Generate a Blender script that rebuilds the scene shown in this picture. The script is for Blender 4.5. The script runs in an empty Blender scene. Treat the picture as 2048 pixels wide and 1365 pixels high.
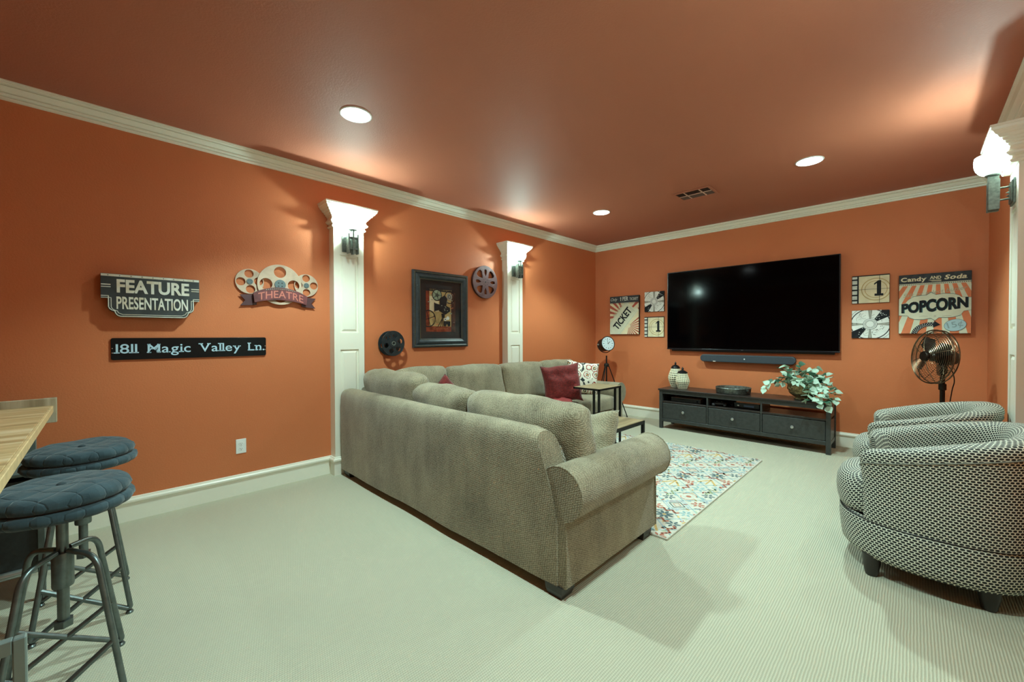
import bpy, bmesh, math, random
from mathutils import Vector, Matrix, noise
from mathutils.geometry import tessellate_polygon

sc = bpy.context.scene
C = sc.collection
PI = math.pi
R = math.radians

# ------------------------------------------------------------------ camera, world, exposure
cam = bpy.data.cameras.new('camera')
cam.sensor_width = 36.0
cam.lens = 811.26 / 2048 * 36.0
cam.clip_start = 0.02
cam_o = bpy.data.objects.new('camera', cam)
C.objects.link(cam_o)
_yaw, _pit, _rol = 0.780145, -0.013037, -0.003170
_f = Vector((-math.sin(_yaw) * math.cos(_pit), math.cos(_yaw) * math.cos(_pit), math.sin(_pit)))
_r = Vector((math.cos(_yaw), math.sin(_yaw), 0))
_u = _r.cross(_f)
_r2 = _r * math.cos(_rol) + _u * math.sin(_rol)
_u2 = -_r * math.sin(_rol) + _u * math.cos(_rol)
_m = Matrix((_r2, _u2, -_f)).transposed().to_4x4()
_m.translation = Vector((3.80587, -5.84424, 1.25714))
cam_o.matrix_world = _m
sc.camera = cam_o

w = bpy.data.worlds.new('world')
w.use_nodes = True
w.node_tree.nodes['Background'].inputs[0].default_value = (0.05, 0.05, 0.05, 1)
sc.world = w
sc.view_settings.view_transform = 'Standard'
sc.view_settings.look = 'None'
sc.view_settings.gamma = 1.0
sc.view_settings.use_curve_mapping = False
sc.view_settings.exposure = 0.58
try:
    sc.cycles.use_denoising = True
    sc.cycles.caustics_reflective = False
    sc.cycles.caustics_refractive = False
    sc.cycles.diffuse_bounces = 6
    sc.cycles.sample_clamp_indirect = 6.0
except Exception:
    pass

# light levels of the room's lamps
CAN_POWER = 112.0
CAN_GLOW = 30.0
SCONCE_POWER = 20.0
BOWL_GLOW = 20.0
LIGHT_COL = (0.67, 1.0, 0.945)
WARM_CUT = (0.92, 1.0, 0.95)

RX = 4.302          # right wall
YF = -7.4           # wall behind the camera
H = 2.74

# ------------------------------------------------------------------ helpers
def lin(c):
    if isinstance(c, str):
        c = [int(c[i:i + 2], 16) for i in (0, 2, 4)]
    o = []
    for v in c[:3]:
        v = v / 255.0
        o.append(v / 12.92 if v <= 0.04045 else ((v + 0.055) / 1.055) ** 2.4)
    return (o[0], o[1], o[2], 1.0)

MATS = {}
def mat(name, col, rough=0.6, metal=0.0, var=0.0, vscale=8.0, bump=0.0, bscale=60.0, emit=None, estr=0.0, spec=None, col2=None, sheen=0.0, coat=0.0, bdist=0.01):
    if name in MATS:
        return MATS[name]
    m = bpy.data.materials.new(name)
    m.use_nodes = True
    nt = m.node_tree
    b = nt.nodes['Principled BSDF']
    b.inputs['Base Color'].default_value = lin(col)
    b.inputs['Roughness'].default_value = rough
    b.inputs['Metallic'].default_value = metal
    if spec is not None:
        b.inputs['Specular IOR Level'].default_value = spec
    if sheen:
        b.inputs['Sheen Weight'].default_value = sheen
    if coat:
        b.inputs['Coat Weight'].default_value = coat
    tc = nt.nodes.new('ShaderNodeTexCoord')
    if var > 0:
        n = nt.nodes.new('ShaderNodeTexNoise')
        n.inputs['Scale'].default_value = vscale
        n.inputs['Detail'].default_value = 4.0
        nt.links.new(tc.outputs['Object'], n.inputs['Vector'])
        rp = nt.nodes.new('ShaderNodeValToRGB')
        a = lin(col)
        bcol = lin(col2) if col2 else tuple(min(1, v * (1 + var)) for v in a[:3]) + (1,)
        acol = a if col2 else tuple(v * (1 - var) for v in a[:3]) + (1,)
        rp.color_ramp.elements[0].position = 0.35
        rp.color_ramp.elements[1].position = 0.65
        rp.color_ramp.elements[0].color = acol
        rp.color_ramp.elements[1].color = bcol
        nt.links.new(n.outputs['Fac'], rp.inputs['Fac'])
        nt.links.new(rp.outputs['Color'], b.inputs['Base Color'])
    if bump > 0:
        n2 = nt.nodes.new('ShaderNodeTexNoise')
        n2.inputs['Scale'].default_value = bscale
        n2.inputs['Detail'].default_value = 3.0
        nt.links.new(tc.outputs['Object'], n2.inputs['Vector'])
        bp = nt.nodes.new('ShaderNodeBump')
        bp.inputs['Strength'].default_value = bump
        bp.inputs['Distance'].default_value = bdist
        nt.links.new(n2.outputs['Fac'], bp.inputs['Height'])
        nt.links.new(bp.outputs['Normal'], b.inputs['Normal'])
    if emit is not None:
        b.inputs['Emission Color'].default_value = (emit[0], emit[1], emit[2], 1)
        b.inputs['Emission Strength'].default_value = estr
    MATS[name] = m
    return m

class NT:
    """tiny node-graph writer"""
    def __init__(self, name):
        self.m = bpy.data.materials.new(name)
        self.m.use_nodes = True
        self.t = self.m.node_tree
        self.b = self.t.nodes['Principled BSDF']
        MATS[name] = self.m
    def n(self, kind, **kw):
        x = self.t.nodes.new(kind)
        for k, v in kw.items():
            setattr(x, k, v)
        return x
    def put(self, v, sock):
        if isinstance(v, bpy.types.NodeSocket):
            self.t.links.new(v, sock)
        else:
            sock.default_value = v
    def math(self, op, a, b=None, c=None):
        x = self.n('ShaderNodeMath', operation=op)
        self.put(a, x.inputs[0])
        if b is not None:
            self.put(b, x.inputs[1])
        if c is not None:
            self.put(c, x.inputs[2])
        return x.outputs[0]
    def coord(self, which='Object'):
        return self.n('ShaderNodeTexCoord').outputs[which]
    def sep(self, v):
        x = self.n('ShaderNodeSeparateXYZ')
        self.put(v, x.inputs[0])
        return x.outputs
    def noise(self, v, scale, detail=3.0):
        x = self.n('ShaderNodeTexNoise')
        self.put(v, x.inputs['Vector'])
        x.inputs['Scale'].default_value = scale
        x.inputs['Detail'].default_value = detail
        return x.outputs['Fac']
    def mix(self, f, a, b):
        x = self.n('ShaderNodeMix', data_type='RGBA')
        self.put(f, x.inputs[0])
        self.put(a, x.inputs[6])
        self.put(b, x.inputs[7])
        return x.outputs[2]
    def ramp(self, f, stops, interp='LINEAR'):
        x = self.n('ShaderNodeValToRGB')
        self.put(f, x.inputs[0])
        cr = x.color_ramp
        cr.interpolation = interp
        while len(cr.elements) < len(stops):
            cr.elements.new(0.5)
        for e, (p, c) in zip(cr.elements, stops):
            e.position = p
            e.color = c
        return x.outputs[0]
    def bump(self, h, strength, dist=0.01):
        x = self.n('ShaderNodeBump')
        x.inputs['Strength'].default_value = strength
        x.inputs['Distance'].default_value = dist
        self.put(h, x.inputs['Height'])
        self.t.links.new(x.outputs[0], self.b.inputs['Normal'])

# ---- object makers
def link(name, me, m=None, parent=None, smooth=False):
    o = bpy.data.objects.new(name, me)
    C.objects.link(o)
    if m is not None:
        if isinstance(m, (list, tuple)):
            for x in m:
                me.materials.append(x)
        else:
            me.materials.append(m)
    if parent is not None:
        o.parent = parent
    if smooth:
        me.polygons.foreach_set('use_smooth', [True] * len(me.polygons))
        if smooth != 'all':
            try:
                me.set_sharp_from_angle(angle=R(40))
            except Exception:
                pass
    return o

def thing(name, label, cat, loc=(0, 0, 0), rotz=0.0, group=None, mtx=None):
    o = bpy.data.objects.new(name, None)
    C.objects.link(o)
    o.empty_display_size = 0.1
    if mtx is not None:
        o.matrix_world = mtx
    else:
        o.location = loc
        o.rotation_euler = (0, 0, rotz)
    tag(o, label, cat, group)
    return o

def tag(o, label=None, cat=None, group=None, kind=None):
    if label: o['label'] = label
    if cat: o['category'] = cat
    if group: o['group'] = group
    if kind: o['kind'] = kind
    return o

def copy_tree(o, parent=None):
    c = o.copy()
    C.objects.link(c)
    if parent is not None:
        c.parent = parent
    for ch in list(o.children):
        copy_tree(ch, c)
    return c

def LW(y, z, x=0.0):      # frame on the left wall: local x -> +Y, y -> +Z, z -> +X (out of wall)
    m = Matrix(((0, 0, 1), (1, 0, 0), (0, 1, 0))).to_4x4()
    m.translation = Vector((x, y, z))
    return m
def BW(x, z, y=0.0):      # frame on the back wall: local x -> +X, y -> +Z, z -> -Y
    m = Matrix(((1, 0, 0), (0, 0, -1), (0, 1, 0))).to_4x4()
    m.translation = Vector((x, y, z))
    return m

class MB:
    """mesh builder: collects boxes, lofts, tubes"""
    def __init__(self):
        self.bm = bmesh.new()
    def box(self, x0, x1, y0, y1, z0, z1, bev=0.0, seg=2, mtx=None):
        b = bmesh.new()
        bmesh.ops.create_cube(b, size=1.0)
        sx, sy, sz = x1 - x0, y1 - y0, z1 - z0
        for v in b.verts:
            v.co = Vector((x0 + (v.co.x + .5) * sx, y0 + (v.co.y + .5) * sy, z0 + (v.co.z + .5) * sz))
        if bev > 0:
            bmesh.ops.bevel(b, geom=list(b.edges), offset=bev, segments=seg, affect='EDGES', profile=0.5)
        self._add(b, mtx)
        return self
    def _add(self, b, mtx=None):
        if mtx is not None:
            bmesh.ops.transform(b, matrix=mtx, verts=b.verts)
        me = bpy.data.meshes.new('tmp')
        b.to_mesh(me)
        b.free()
        self.bm.from_mesh(me)
        bpy.data.meshes.remove(me)
    def raw(self, verts, faces, mtx=None):
        vs = [self.bm.verts.new(mtx @ Vector(v) if mtx else Vector(v)) for v in verts]
        for f in faces:
            try:
                self.bm.faces.new([vs[i] for i in f])
            except ValueError:
                pass
        return self
    def loft(self, rings, closed=True, cap=True, mtx=None):
        n = len(rings[0])
        vs = []
        for r in rings:
            vs += [tuple(p) for p in r]
        fs = []
        k = n if closed else n - 1
        for i in range(len(rings) - 1):
            for j in range(k):
                a = i * n + j
                b = i * n + (j + 1) % n
                fs.append((a, b, b + n, a + n))
        if cap and closed:
            fs.append(tuple(range(n - 1, -1, -1)))
            fs.append(tuple((len(rings) - 1) * n + j for j in range(n)))
        return self.raw(vs, fs, mtx)
    def lathe(self, prof, n=32, mtx=None, cap=True, ph=0.0):
        rings = []
        for (r, z) in prof:
            rr = max(r, 1e-4)
            rings.append([(rr * math.cos(2 * PI * j / n + ph), rr * math.sin(2 * PI * j / n + ph), z) for j in range(n)])
        return self.loft(rings, True, cap, mtx)
    def tube(self, pts, r, n=10, cap=True, mtx=None, closed=False):
        pts = [Vector(p) for p in pts]
        rad = r if isinstance(r, (list, tuple)) else [r] * len(pts)
        rings = []
        t0 = None
        N = len(pts)
        up = None
        for i, p in enumerate(pts):
            if closed:
                t = pts[(i + 1) % N] - pts[i - 1]
            else:
                t = pts[min(i + 1, N - 1)] - pts[max(i - 1, 0)]
            t.normalize()
            if up is None:
                up = Vector((0, 0, 1)) if abs(t.z) < 0.9 else Vector((1, 0, 0))
                a = t.cross(up).normalized()
            else:
                a = (a - t * a.dot(t)).normalized()
            b = t.cross(a)
            rings.append([p + (a * math.cos(2 * PI * j / n) + b * math.sin(2 * PI * j / n)) * rad[i] for j in range(n)])
        if closed:
            rings.append(rings[0])
            return self.loft(rings, True, False, mtx)
        return self.loft(rings, True, cap, mtx)
    def build(self, name, m=None, parent=None, smooth=False, recalc=True, weld=False):
        if weld:
            bmesh.ops.remove_doubles(self.bm, verts=self.bm.verts, dist=1e-5)
        if recalc:
            bmesh.ops.recalc_face_normals(self.bm, faces=self.bm.faces)
        me = bpy.data.meshes.new(name)
        self.bm.to_mesh(me)
        self.bm.free()
        return link(name, me, m, parent, smooth)

def bez(pts, n=8):
    """Catmull-Rom through pts"""
    pts = [Vector(p) for p in pts]
    P = [pts[0] * 2 - pts[1]] + pts + [pts[-1] * 2 - pts[-2]]
    out = []
    for i in range(1, len(P) - 2):
        for k in range(n):
            t = k / n
            a, b, c, d = P[i - 1], P[i], P[i + 1], P[i + 2]
            out.append(0.5 * ((2 * b) + (c - a) * t + (2 * a - 5 * b + 4 * c - d) * t * t + (3 * b - a - 3 * c + d) * t ** 3))
    out.append(pts[-1])
    return out

def fillet(pts, rad, n=6):
    pts = [Vector(p) for p in pts]
    out = [pts[0]]
    for i in range(1, len(pts) - 1):
        a, b, c = pts[i - 1], pts[i], pts[i + 1]
        d1, d2 = (a - b), (c - b)
        r = rad[i - 1] if isinstance(rad, (list, tuple)) else rad
        rr = min(r, d1.length * .48, d2.length * .48)
        p, q = b + d1.normalized() * rr, b + d2.normalized() * rr
        for k in range(n + 1):
            t = k / n
            out.append(p * (1 - t) ** 2 + b * 2 * t * (1 - t) + q * t * t)
    out.append(pts[-1])
    return out

def box(name, x0, x1, y0, y1, z0, z1, m, parent=None, bev=0.0, seg=2, smooth=False):
    return MB().box(x0, x1, y0, y1, z0, z1, bev, seg).build(name, m, parent, smooth)

def plate(name, splines, thick, m, parent=None, bev=0.0, z=0.0, smooth=False):
    """flat plate from closed 2D outlines (inner outlines become holes); local xy plane, front at z+thick"""
    cu = bpy.data.curves.new('tmp', 'CURVE')
    cu.dimensions = '2D'
    cu.fill_mode = 'BOTH'
    cu.extrude = max(thick / 2 - bev, 1e-5)
    cu.bevel_depth = bev
    cu.bevel_resolution = 1
    cu.offset = -bev
    for s in splines:
        sp = cu.splines.new('POLY')
        sp.points.add(len(s) - 1)
        for p, q in zip(sp.points, s):
            p.co = (q[0], q[1], 0, 1)
        sp.use_cyclic_u = True
    o = bpy.data.objects.new('tmp', cu)
    C.objects.link(o)
    me = bpy.data.meshes.new_from_object(o.evaluated_get(bpy.context.evaluated_depsgraph_get()))
    bpy.data.objects.remove(o)
    bpy.data.curves.remove(cu)
    for v in me.vertices:
        v.co.z += z + thick / 2
    me.name = name
    me.materials.clear()
    return link(name, me, m, parent, smooth)

def circ(cx, cy, r, n=40, ry=None, a0=0.0, rot=0.0):
    ry = r if ry is None else ry
    o = []
    for j in range(n):
        t = 2 * PI * j / n + a0
        x, y = r * math.cos(t), ry * math.sin(t)
        o.append((cx + x * math.cos(rot) - y * math.sin(rot), cy + x * math.sin(rot) + y * math.cos(rot)))
    return o

_font_cache = {}
def text_geo(s, bold=0.0, shear=0.0):
    key = (s, bold, shear)
    if key in _font_cache:
        return _font_cache[key]
    cu = bpy.data.curves.new('tmp', 'FONT')
    cu.body = s
    cu.size = 1.0
    cu.offset = bold
    cu.shear = shear
    cu.resolution_u = 4
    o = bpy.data.objects.new('tmp', cu)
    C.objects.link(o)
    me = bpy.data.meshes.new_from_object(o.evaluated_get(bpy.context.evaluated_depsgraph_get()))
    v = [(a.co.x, a.co.y) for a in me.vertices]
    f = [tuple(p.vertices) for p in me.polygons]
    bpy.data.objects.remove(o)
    bpy.data.curves.remove(cu)
    bpy.data.meshes.remove(me)
    _font_cache[key] = (v, f)
    return v, f

SERIF = {'1': [('c', 'b', .95), ], 'M': [('l', 'b', .34), ('r', 'b', .34), ('l', 't', .26), ('r', 't', .26)], 'V': [('l', 't', .42), ('r', 't', .36)],
         'L': [('l', 'b', .5), ('l', 't', .55)], 'l': [('c', 'b', 2.4), ('cl', 't', 1.8)], 'i': [('c', 'b', 2.4)], 'n': [('l', 'b', .5), ('r', 'b', .46), ('ll', 't', .34)],
         'y': [('l', 't', .44), ('r', 't', .40)], 'a': [('rr', 'b', .3)], 'd': [('rr', 'b', .3), ('cr', 't', .3)], 'C': [], 'S': [], 'o': [], 'c': [], 'g': [], 'e': [], '8': []}

class Print:
    """flat print: coloured shapes laid on a panel, later shapes a hair above earlier ones"""
    def __init__(self, clip=None, step=0.00025):
        self.v, self.f, self.mi, self.mats = [], [], [], []
        self.clip, self.z, self.step = clip, 0.0003, step
    def _m(self, m):
        if m not in self.mats:
            self.mats.append(m)
        return self.mats.index(m)
    def layer(self):
        self.z += self.step
    def _clip(self, pts):
        if not self.clip:
            return pts
        x0, x1, y0, y1 = self.clip
        for ax, lim, sg in ((0, x0, 1), (0, x1, -1), (1, y0, 1), (1, y1, -1)):
            out = []
            for i in range(len(pts)):
                a, b = pts[i - 1], pts[i]
                da, db = (a[ax] - lim) * sg, (b[ax] - lim) * sg
                if (da >= 0) != (db >= 0):
                    t = da / (da - db)
                    out.append((a[0] + (b[0] - a[0]) * t, a[1] + (b[1] - a[1]) * t))
                if db >= 0:
                    out.append(b)
            pts = out
            if len(pts) < 3:
                return []
        return pts
    def poly(self, pts, m, layer=True):
        pts = self._clip(list(pts))
        if len(pts) < 3:
            return
        if layer:
            self.layer()
        i0 = len(self.v)
        self.v += [(p[0], p[1], self.z) for p in pts]
        mi = self._m(m)
        tris = tessellate_polygon([[Vector((p[0], p[1], 0)) for p in pts]])
        for t in tris:
            self.f.append(tuple(i0 + k for k in t))
            self.mi.append(mi)
    def rect(self, x0, x1, y0, y1, m, **k):
        self.poly([(x0, y0), (x1, y0), (x1, y1), (x0, y1)], m, **k)
    def disc(self, cx, cy, r, m, ry=None, n=28, rot=0.0, **k):
        self.poly(circ(cx, cy, r, n, ry, rot=rot), m, **k)
    def ring(self, cx, cy, r, wd, m, ry=None, n=36, a0=0, a1=2 * PI, rot=0.0):
        self.layer()
        ry = r if ry is None else ry
        for j in range(n):
            t0, t1 = a0 + (a1 - a0) * j / n, a0 + (a1 - a0) * (j + 1) / n
            q = []
            for t, k in ((t0, 1), (t1, 1), (t1, 0), (t0, 0)):
                x, y = (r - wd * (1 - k)) * math.cos(t), (ry - wd * (1 - k)) * math.sin(t)
                q.append((cx + x * math.cos(rot) - y * math.sin(rot), cy + x * math.sin(rot) + y * math.cos(rot)))
            self.poly(q, m, layer=False)
    def line(self, pts, wd, m, layer=True):
        if layer:
            self.layer()
        for (ax, ay), (bx, by) in zip(pts[:-1], pts[1:]):
            dx, dy = bx - ax, by - ay
            L = math.hypot(dx, dy) or 1
            nx, ny = -dy / L * wd / 2, dx / L * wd / 2
            ex, ey = dx / L * wd * .2, dy / L * wd * .2
            self.poly([(ax + nx - ex, ay + ny - ey), (ax - nx - ex, ay - ny - ey), (bx - nx + ex, by - ny + ey), (bx + nx + ex, by + ny + ey)], m, layer=False)
    def sector(self, cx, cy, r0, r1, a0, a1, m, n=4, layer=False):
        p = [(cx + r1 * math.cos(a0 + (a1 - a0) * j / n), cy + r1 * math.sin(a0 + (a1 - a0) * j / n)) for j in range(n + 1)]
        p += [(cx + r0 * math.cos(a1 - (a1 - a0) * j / n), cy + r0 * math.sin(a1 - (a1 - a0) * j / n)) for j in range(n + 1)] if r0 > 0 else [(cx, cy)]
        self.poly(p, m, layer=layer)
    def _geo(self, v, f, m):
        self.layer()
        i0 = len(self.v)
        self.v += [(p[0], p[1], self.z) for p in v]
        mi = self._m(m)
        for t in f:
            self.f.append(tuple(i0 + k for k in t))
            self.mi.append(mi)
    def text(self, s, x0, x1, y0, y1, m, bold=0.0, shear=0.0, rot=0.0, pivot=None, warp=None):
        """fit text s into the box x0..x1, y0..y1 (then rotate about pivot / warp points)"""
        v, f = text_geo(s, bold, shear)
        xs, ys = [p[0] for p in v], [p[1] for p in v]
        a, b, c, d = min(xs), max(xs), min(ys), max(ys)
        v = [(x0 + (p[0] - a) / (b - a) * (x1 - x0), y0 + (p[1] - c) / (d - c) * (y1 - y0)) for p in v]
        self._geo(self._tf(v, rot, pivot, warp, x0, x1, y0, y1), f, m)
    def _tf(self, v, rot, pivot, warp, x0, x1, y0, y1):
        if warp:
            v = [warp(*p) for p in v]
        if rot:
            px, py = pivot or ((x0 + x1) / 2, (y0 + y1) / 2)
            cs, sn = math.cos(rot), math.sin(rot)
            v = [(px + (p[0] - px) * cs - (p[1] - py) * sn, py + (p[0] - px) * sn + (p[1] - py) * cs) for p in v]
        return v
    def serif(self, s, x0, x1, y0, y1, m, bold=0.02, shear=0.0, gap=0.09, space=0.34, slab=0.08, rot=0.0, pivot=None, words=None):
        """slab-serif setting: each glyph with serifs at its stems; y0 baseline, y1 cap height"""
        V, F, W, x, wi = [], [], [], 0.0, 0
        cap = 0.73
        for ch in s:
            if ch == ' ':
                x += space
                wi += 1
                continue
            v, f = text_geo(ch, bold, 0.0)
            a, b = min(p[0] for p in v), max(p[0] for p in v)
            lo, hi = min(p[1] for p in v), max(p[1] for p in v)
            i0 = len(V)
            V += [(p[0] - a + x, p[1]) for p in v]
            F += [tuple(i0 + k for k in t) for t in f]
            wd = b - a
            st = 0.15
            for pos, e, ln in SERIF.get(ch, []):
                L = max(ln * wd, .16) if ch not in 'li' else ln * wd
                cx = {'l': st * .45, 'r': wd - st * .45, 'c': wd / 2, 'cl': wd / 2 - .05, 'll': 0.0, 'rr': wd - .01, 'cr': wd - .1}[pos]
                if ch == '1':
                    cx, L = wd - .07, .30
                if ch == 'y' and e == 't':
                    pass
                yy = 0.0 if e == 'b' else hi - slab
                if ch == 'y':
                    yy = hi - slab
                i0 = len(V)
                V += [(x + cx - L / 2, yy), (x + cx + L / 2, yy), (x + cx + L / 2, yy + slab), (x + cx - L / 2, yy + slab)]
                F.append((i0, i0 + 1, i0 + 2, i0 + 3))
            W += [wi] * (len(F) - len(W))
            x += wd + gap
        x -= gap
        mx = max(p[0] for p in V)
        mn = min(p[0] for p in V)
        V = [(x0 + (p[0] + shear * p[1] - mn) / (mx + shear * cap - mn) * (x1 - x0), y0 + p[1] / cap * (y1 - y0)) for p in V]
        V = self._tf(V, rot, pivot, None, x0, x1, y0, y1)
        if words is None:
            self._geo(V, F, m)
            return
        for k in range(max(W) + 1):
            pr = Print()
            pr._geo(V, [f for f, w_ in zip(F, W) if w_ == k], m)
            used = sorted({i for f in pr.f for i in f})
            mp = {o: n for n, o in enumerate(used)}
            pr.v = [pr.v[i] for i in used]
            pr.f = [tuple(mp[i] for i in f) for f in pr.f]
            words.append(pr)
    def build(self, name, parent, z=0.0):
        me = bpy.data.meshes.new(name)
        me.from_pydata([(a, b, c + z) for a, b, c in self.v], [], self.f)
        for m in self.mats:
            me.materials.append(m)
        me.polygons.foreach_set('material_index', self.mi)
        o = link(name, me, None, parent)
        return o

def grid(name, rows, m, parent=None, closed=False, smooth='all', uv=True, flip=False):
    """mesh from a grid of points with UVs in metres (u along a row, v across rows)"""
    nr, nc = len(rows), len(rows[0])
    vs = [Vector(p) for r in rows for p in r]
    fs = []
    k = nc if closed else nc - 1
    # cumulative lengths
    mid = nr // 2
    ul = []
    for r in range(nr):
        L = [0.0]
        for j in range(1, nc + (1 if closed else 0)):
            L.append(L[-1] + (vs[r * nc + j % nc] - vs[r * nc + j - 1]).length)
        ul.append(L)
    um = max(ul, key=lambda L: L[-1])
    vl = [[0.0] * (nc + 1)]
    for r in range(1, nr):
        vl.append([vl[-1][j] + (vs[r * nc + j % nc] - vs[(r - 1) * nc + j % nc]).length for j in range(nc + 1)])
    uvs = []
    for i in range(nr - 1):
        for j in range(k):
            a, b = i * nc + j, i * nc + (j + 1) % nc
            q = [(a, um[j], vl[i][j]), (b, um[j + 1], vl[i][j + 1]), (b + nc, um[j + 1], vl[i + 1][j + 1]), (a + nc, um[j], vl[i + 1][j])]
            if flip:
                q.reverse()
            fs.append([x[0] for x in q])
            uvs += [(x[1], x[2]) for x in q]
    me = bpy.data.meshes.new(name)
    me.from_pydata(vs, [], fs)
    if uv:
        l = me.uv_layers.new(name='UVMap')
        for d, u in zip(l.data, uvs):
            d.uv = u
    return link(name, me, m, parent, smooth)

def soft_box(name, c, s, r, m, parent=None, bulge=(0, 0, 0), nz=0.0, nsc=4.0, seed=0, n=12, mtx=None, sag=0.0):
    """upholstered block: rounded box, bulging faces, a little unevenness. c centre, s half sizes"""
    b = bmesh.new()
    bmesh.ops.create_cube(b, size=2.0)
    bmesh.ops.subdivide_edges(b, edges=b.edges, cuts=n, use_grid_fill=True)
    s = Vector(s)
    for v in b.verts:
        p = Vector((v.co.x * s.x, v.co.y * s.y, v.co.z * s.z))
        q = Vector([max(-(s[i] - r), min(s[i] - r, p[i])) for i in range(3)])
        d = p - q
        if d.length > 1e-9:
            p = q + d.normalized() * r
        a = [1 - (p[i] / s[i]) ** 2 for i in range(3)]
        o = [p[i] / s[i] for i in range(3)]
        p.x += bulge[0] * o[0] * max(0, a[1]) * max(0, a[2])
        p.y += bulge[1] * o[1] * max(0, a[0]) * max(0, a[2])
        p.z += bulge[2] * o[2] * max(0, a[0]) * max(0, a[1])
        if nz:
            w = noise.noise_vector((p * nsc) + Vector((seed * 7.3, seed * 3.1, seed)))
            w2 = noise.noise_vector((p * nsc * 2.7) + Vector((seed * 2.3, seed * 5.1, seed)))
            p += w * nz + w2 * nz * .4
        if sag:
            p.z -= sag * max(0, a[0]) * (1 if p.z > 0 else 0)
        v.co = p
    mt = Matrix.Translation(Vector(c)) @ (mtx or Matrix())
    bmesh.ops.transform(b, matrix=mt, verts=b.verts)
    me = bpy.data.meshes.new(name)
    b.to_mesh(me)
    b.free()
    return link(name, me, m, parent, 'all')

def pillow(name, wd, ht, th, m, parent=None, n=22, seed=0, nz=0.008, pinch=0.06):
    """knife-edge pillow in the local xz plane, thickness along y, centre at origin"""
    vs, fs = [], []
    def pt(i, j, s):
        u, v = -1 + 2 * i / n, -1 + 2 * j / n
        t = max(0.0, (1 - abs(u) ** 3.2)) ** .55 * max(0.0, (1 - abs(v) ** 3.2)) ** .55
        x = u * wd / 2 * (1 - pinch * (1 - v * v) * abs(u) ** 2)
        z = v * ht / 2 * (1 - pinch * (1 - u * u) * abs(v) ** 2)
        w = noise.noise(Vector((u * 2.2 + seed, v * 2.2, seed * 1.7))) * nz * 2
        w2 = noise.noise(Vector((u * 6 + seed, v * 6, seed * 2.7))) * nz * .8
        return (x + w * .6, s * (th / 2 * t + (w + w2) * t), z + w * .5)
    idx = {}
    for s in (1, -1):
        for i in range(n + 1):
            for j in range(n + 1):
                edge = i in (0, n) or j in (0, n)
                if edge and s == -1:
                    idx[(s, i, j)] = idx[(1, i, j)]
                    continue
                idx[(s, i, j)] = len(vs)
                vs.append(pt(i, j, s))
    uvs = []
    for s in (1, -1):
        for i in range(n):
            for j in range(n):
                q = [(i, j), (i + 1, j), (i + 1, j + 1), (i, j + 1)]
                if s == 1:
                    q.reverse()
                fs.append([idx[(s,) + a] for a in q])
                uvs += [(a[0] / n * wd, a[1] / n * ht) for a in q]
    me = bpy.data.meshes.new(name)
    me.from_pydata(vs, [], fs)
    l = me.uv_layers.new(name='UVMap')
    for d, u in zip(l.data, uvs):
        d.uv = u
    return link(name, me, m, parent, 'all')

# ------------------------------------------------------------------ materials
def make_wall(name, col):
    g = NT(name)
    o = g.coord('Object')
    n1 = g.noise(o, 1.2, 3)
    a, b = lin(col), lin(col)
    a = tuple(x * .95 for x in a[:3]) + (1,)
    b = tuple(x * 1.05 for x in b[:3]) + (1,)
    g.put(g.mix(n1, a, b), g.b.inputs['Base Color'])
    g.b.inputs['Roughness'].default_value = 0.6
    g.b.inputs['Specular IOR Level'].default_value = 0.28
    h = g.math('ADD', g.noise(o, 95, 2), g.math('MULTIPLY', g.noise(o, 260, 2), .4))
    g.bump(h, 0.16, 0.006)
    return g.m
M_WALL = make_wall('terracotta_wall_paint', (198, 115, 73))
M_CEIL = make_wall('terracotta_paint_dimmed', (170, 104, 80))  # same paint as the walls, darkened in the colour for its lower light
M_TRIM = mat('cream_trim_paint', (234, 232, 217), 0.35, spec=.5)

def make_carpet():
    g = NT('berber_carpet')
    o = g.coord('Object')
    x, y, z = g.sep(o)
    wob = g.math('MULTIPLY', g.math('SUBTRACT', g.noise(o, 9, 2), .5), .006)
    xs = g.math('MULTIPLY', g.math('ADD', x, wob), 2 * PI / .0100)
    row = g.math('MULTIPLY_ADD', g.math('SINE', xs), .5, .5)
    ys = g.math('MULTIPLY_ADD', y, 2 * PI / .009, g.math('MULTIPLY', g.math('FLOOR', g.math('DIVIDE', g.math('ADD', x, wob), .0100)), 2.1))
    loop = g.math('MULTIPLY_ADD', g.math('SINE', ys), .5, .5)
    nn = g.noise(o, 220, 2)
    h = g.math('ADD', g.math('MULTIPLY', row, .75), g.math('ADD', g.math('MULTIPLY', loop, .3), g.math('MULTIPLY', nn, .4)))
    big = g.noise(o, 1.6, 3)
    c = g.mix(g.math('MULTIPLY', h, .8), lin((152, 149, 131)), lin((204, 200, 179)))  # gaps between loops toned darker, partly yarn, partly groove shade in the colour
    c = g.mix(g.math('MULTIPLY', big, .35), c, lin((204, 201, 178)))
    g.put(c, g.b.inputs['Base Color'])
    g.b.inputs['Roughness'].default_value = .95
    g.b.inputs['Specular IOR Level'].default_value = .1
    g.bump(h, .5, .006)
    return g.m
M_CARPET = make_carpet()

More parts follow.
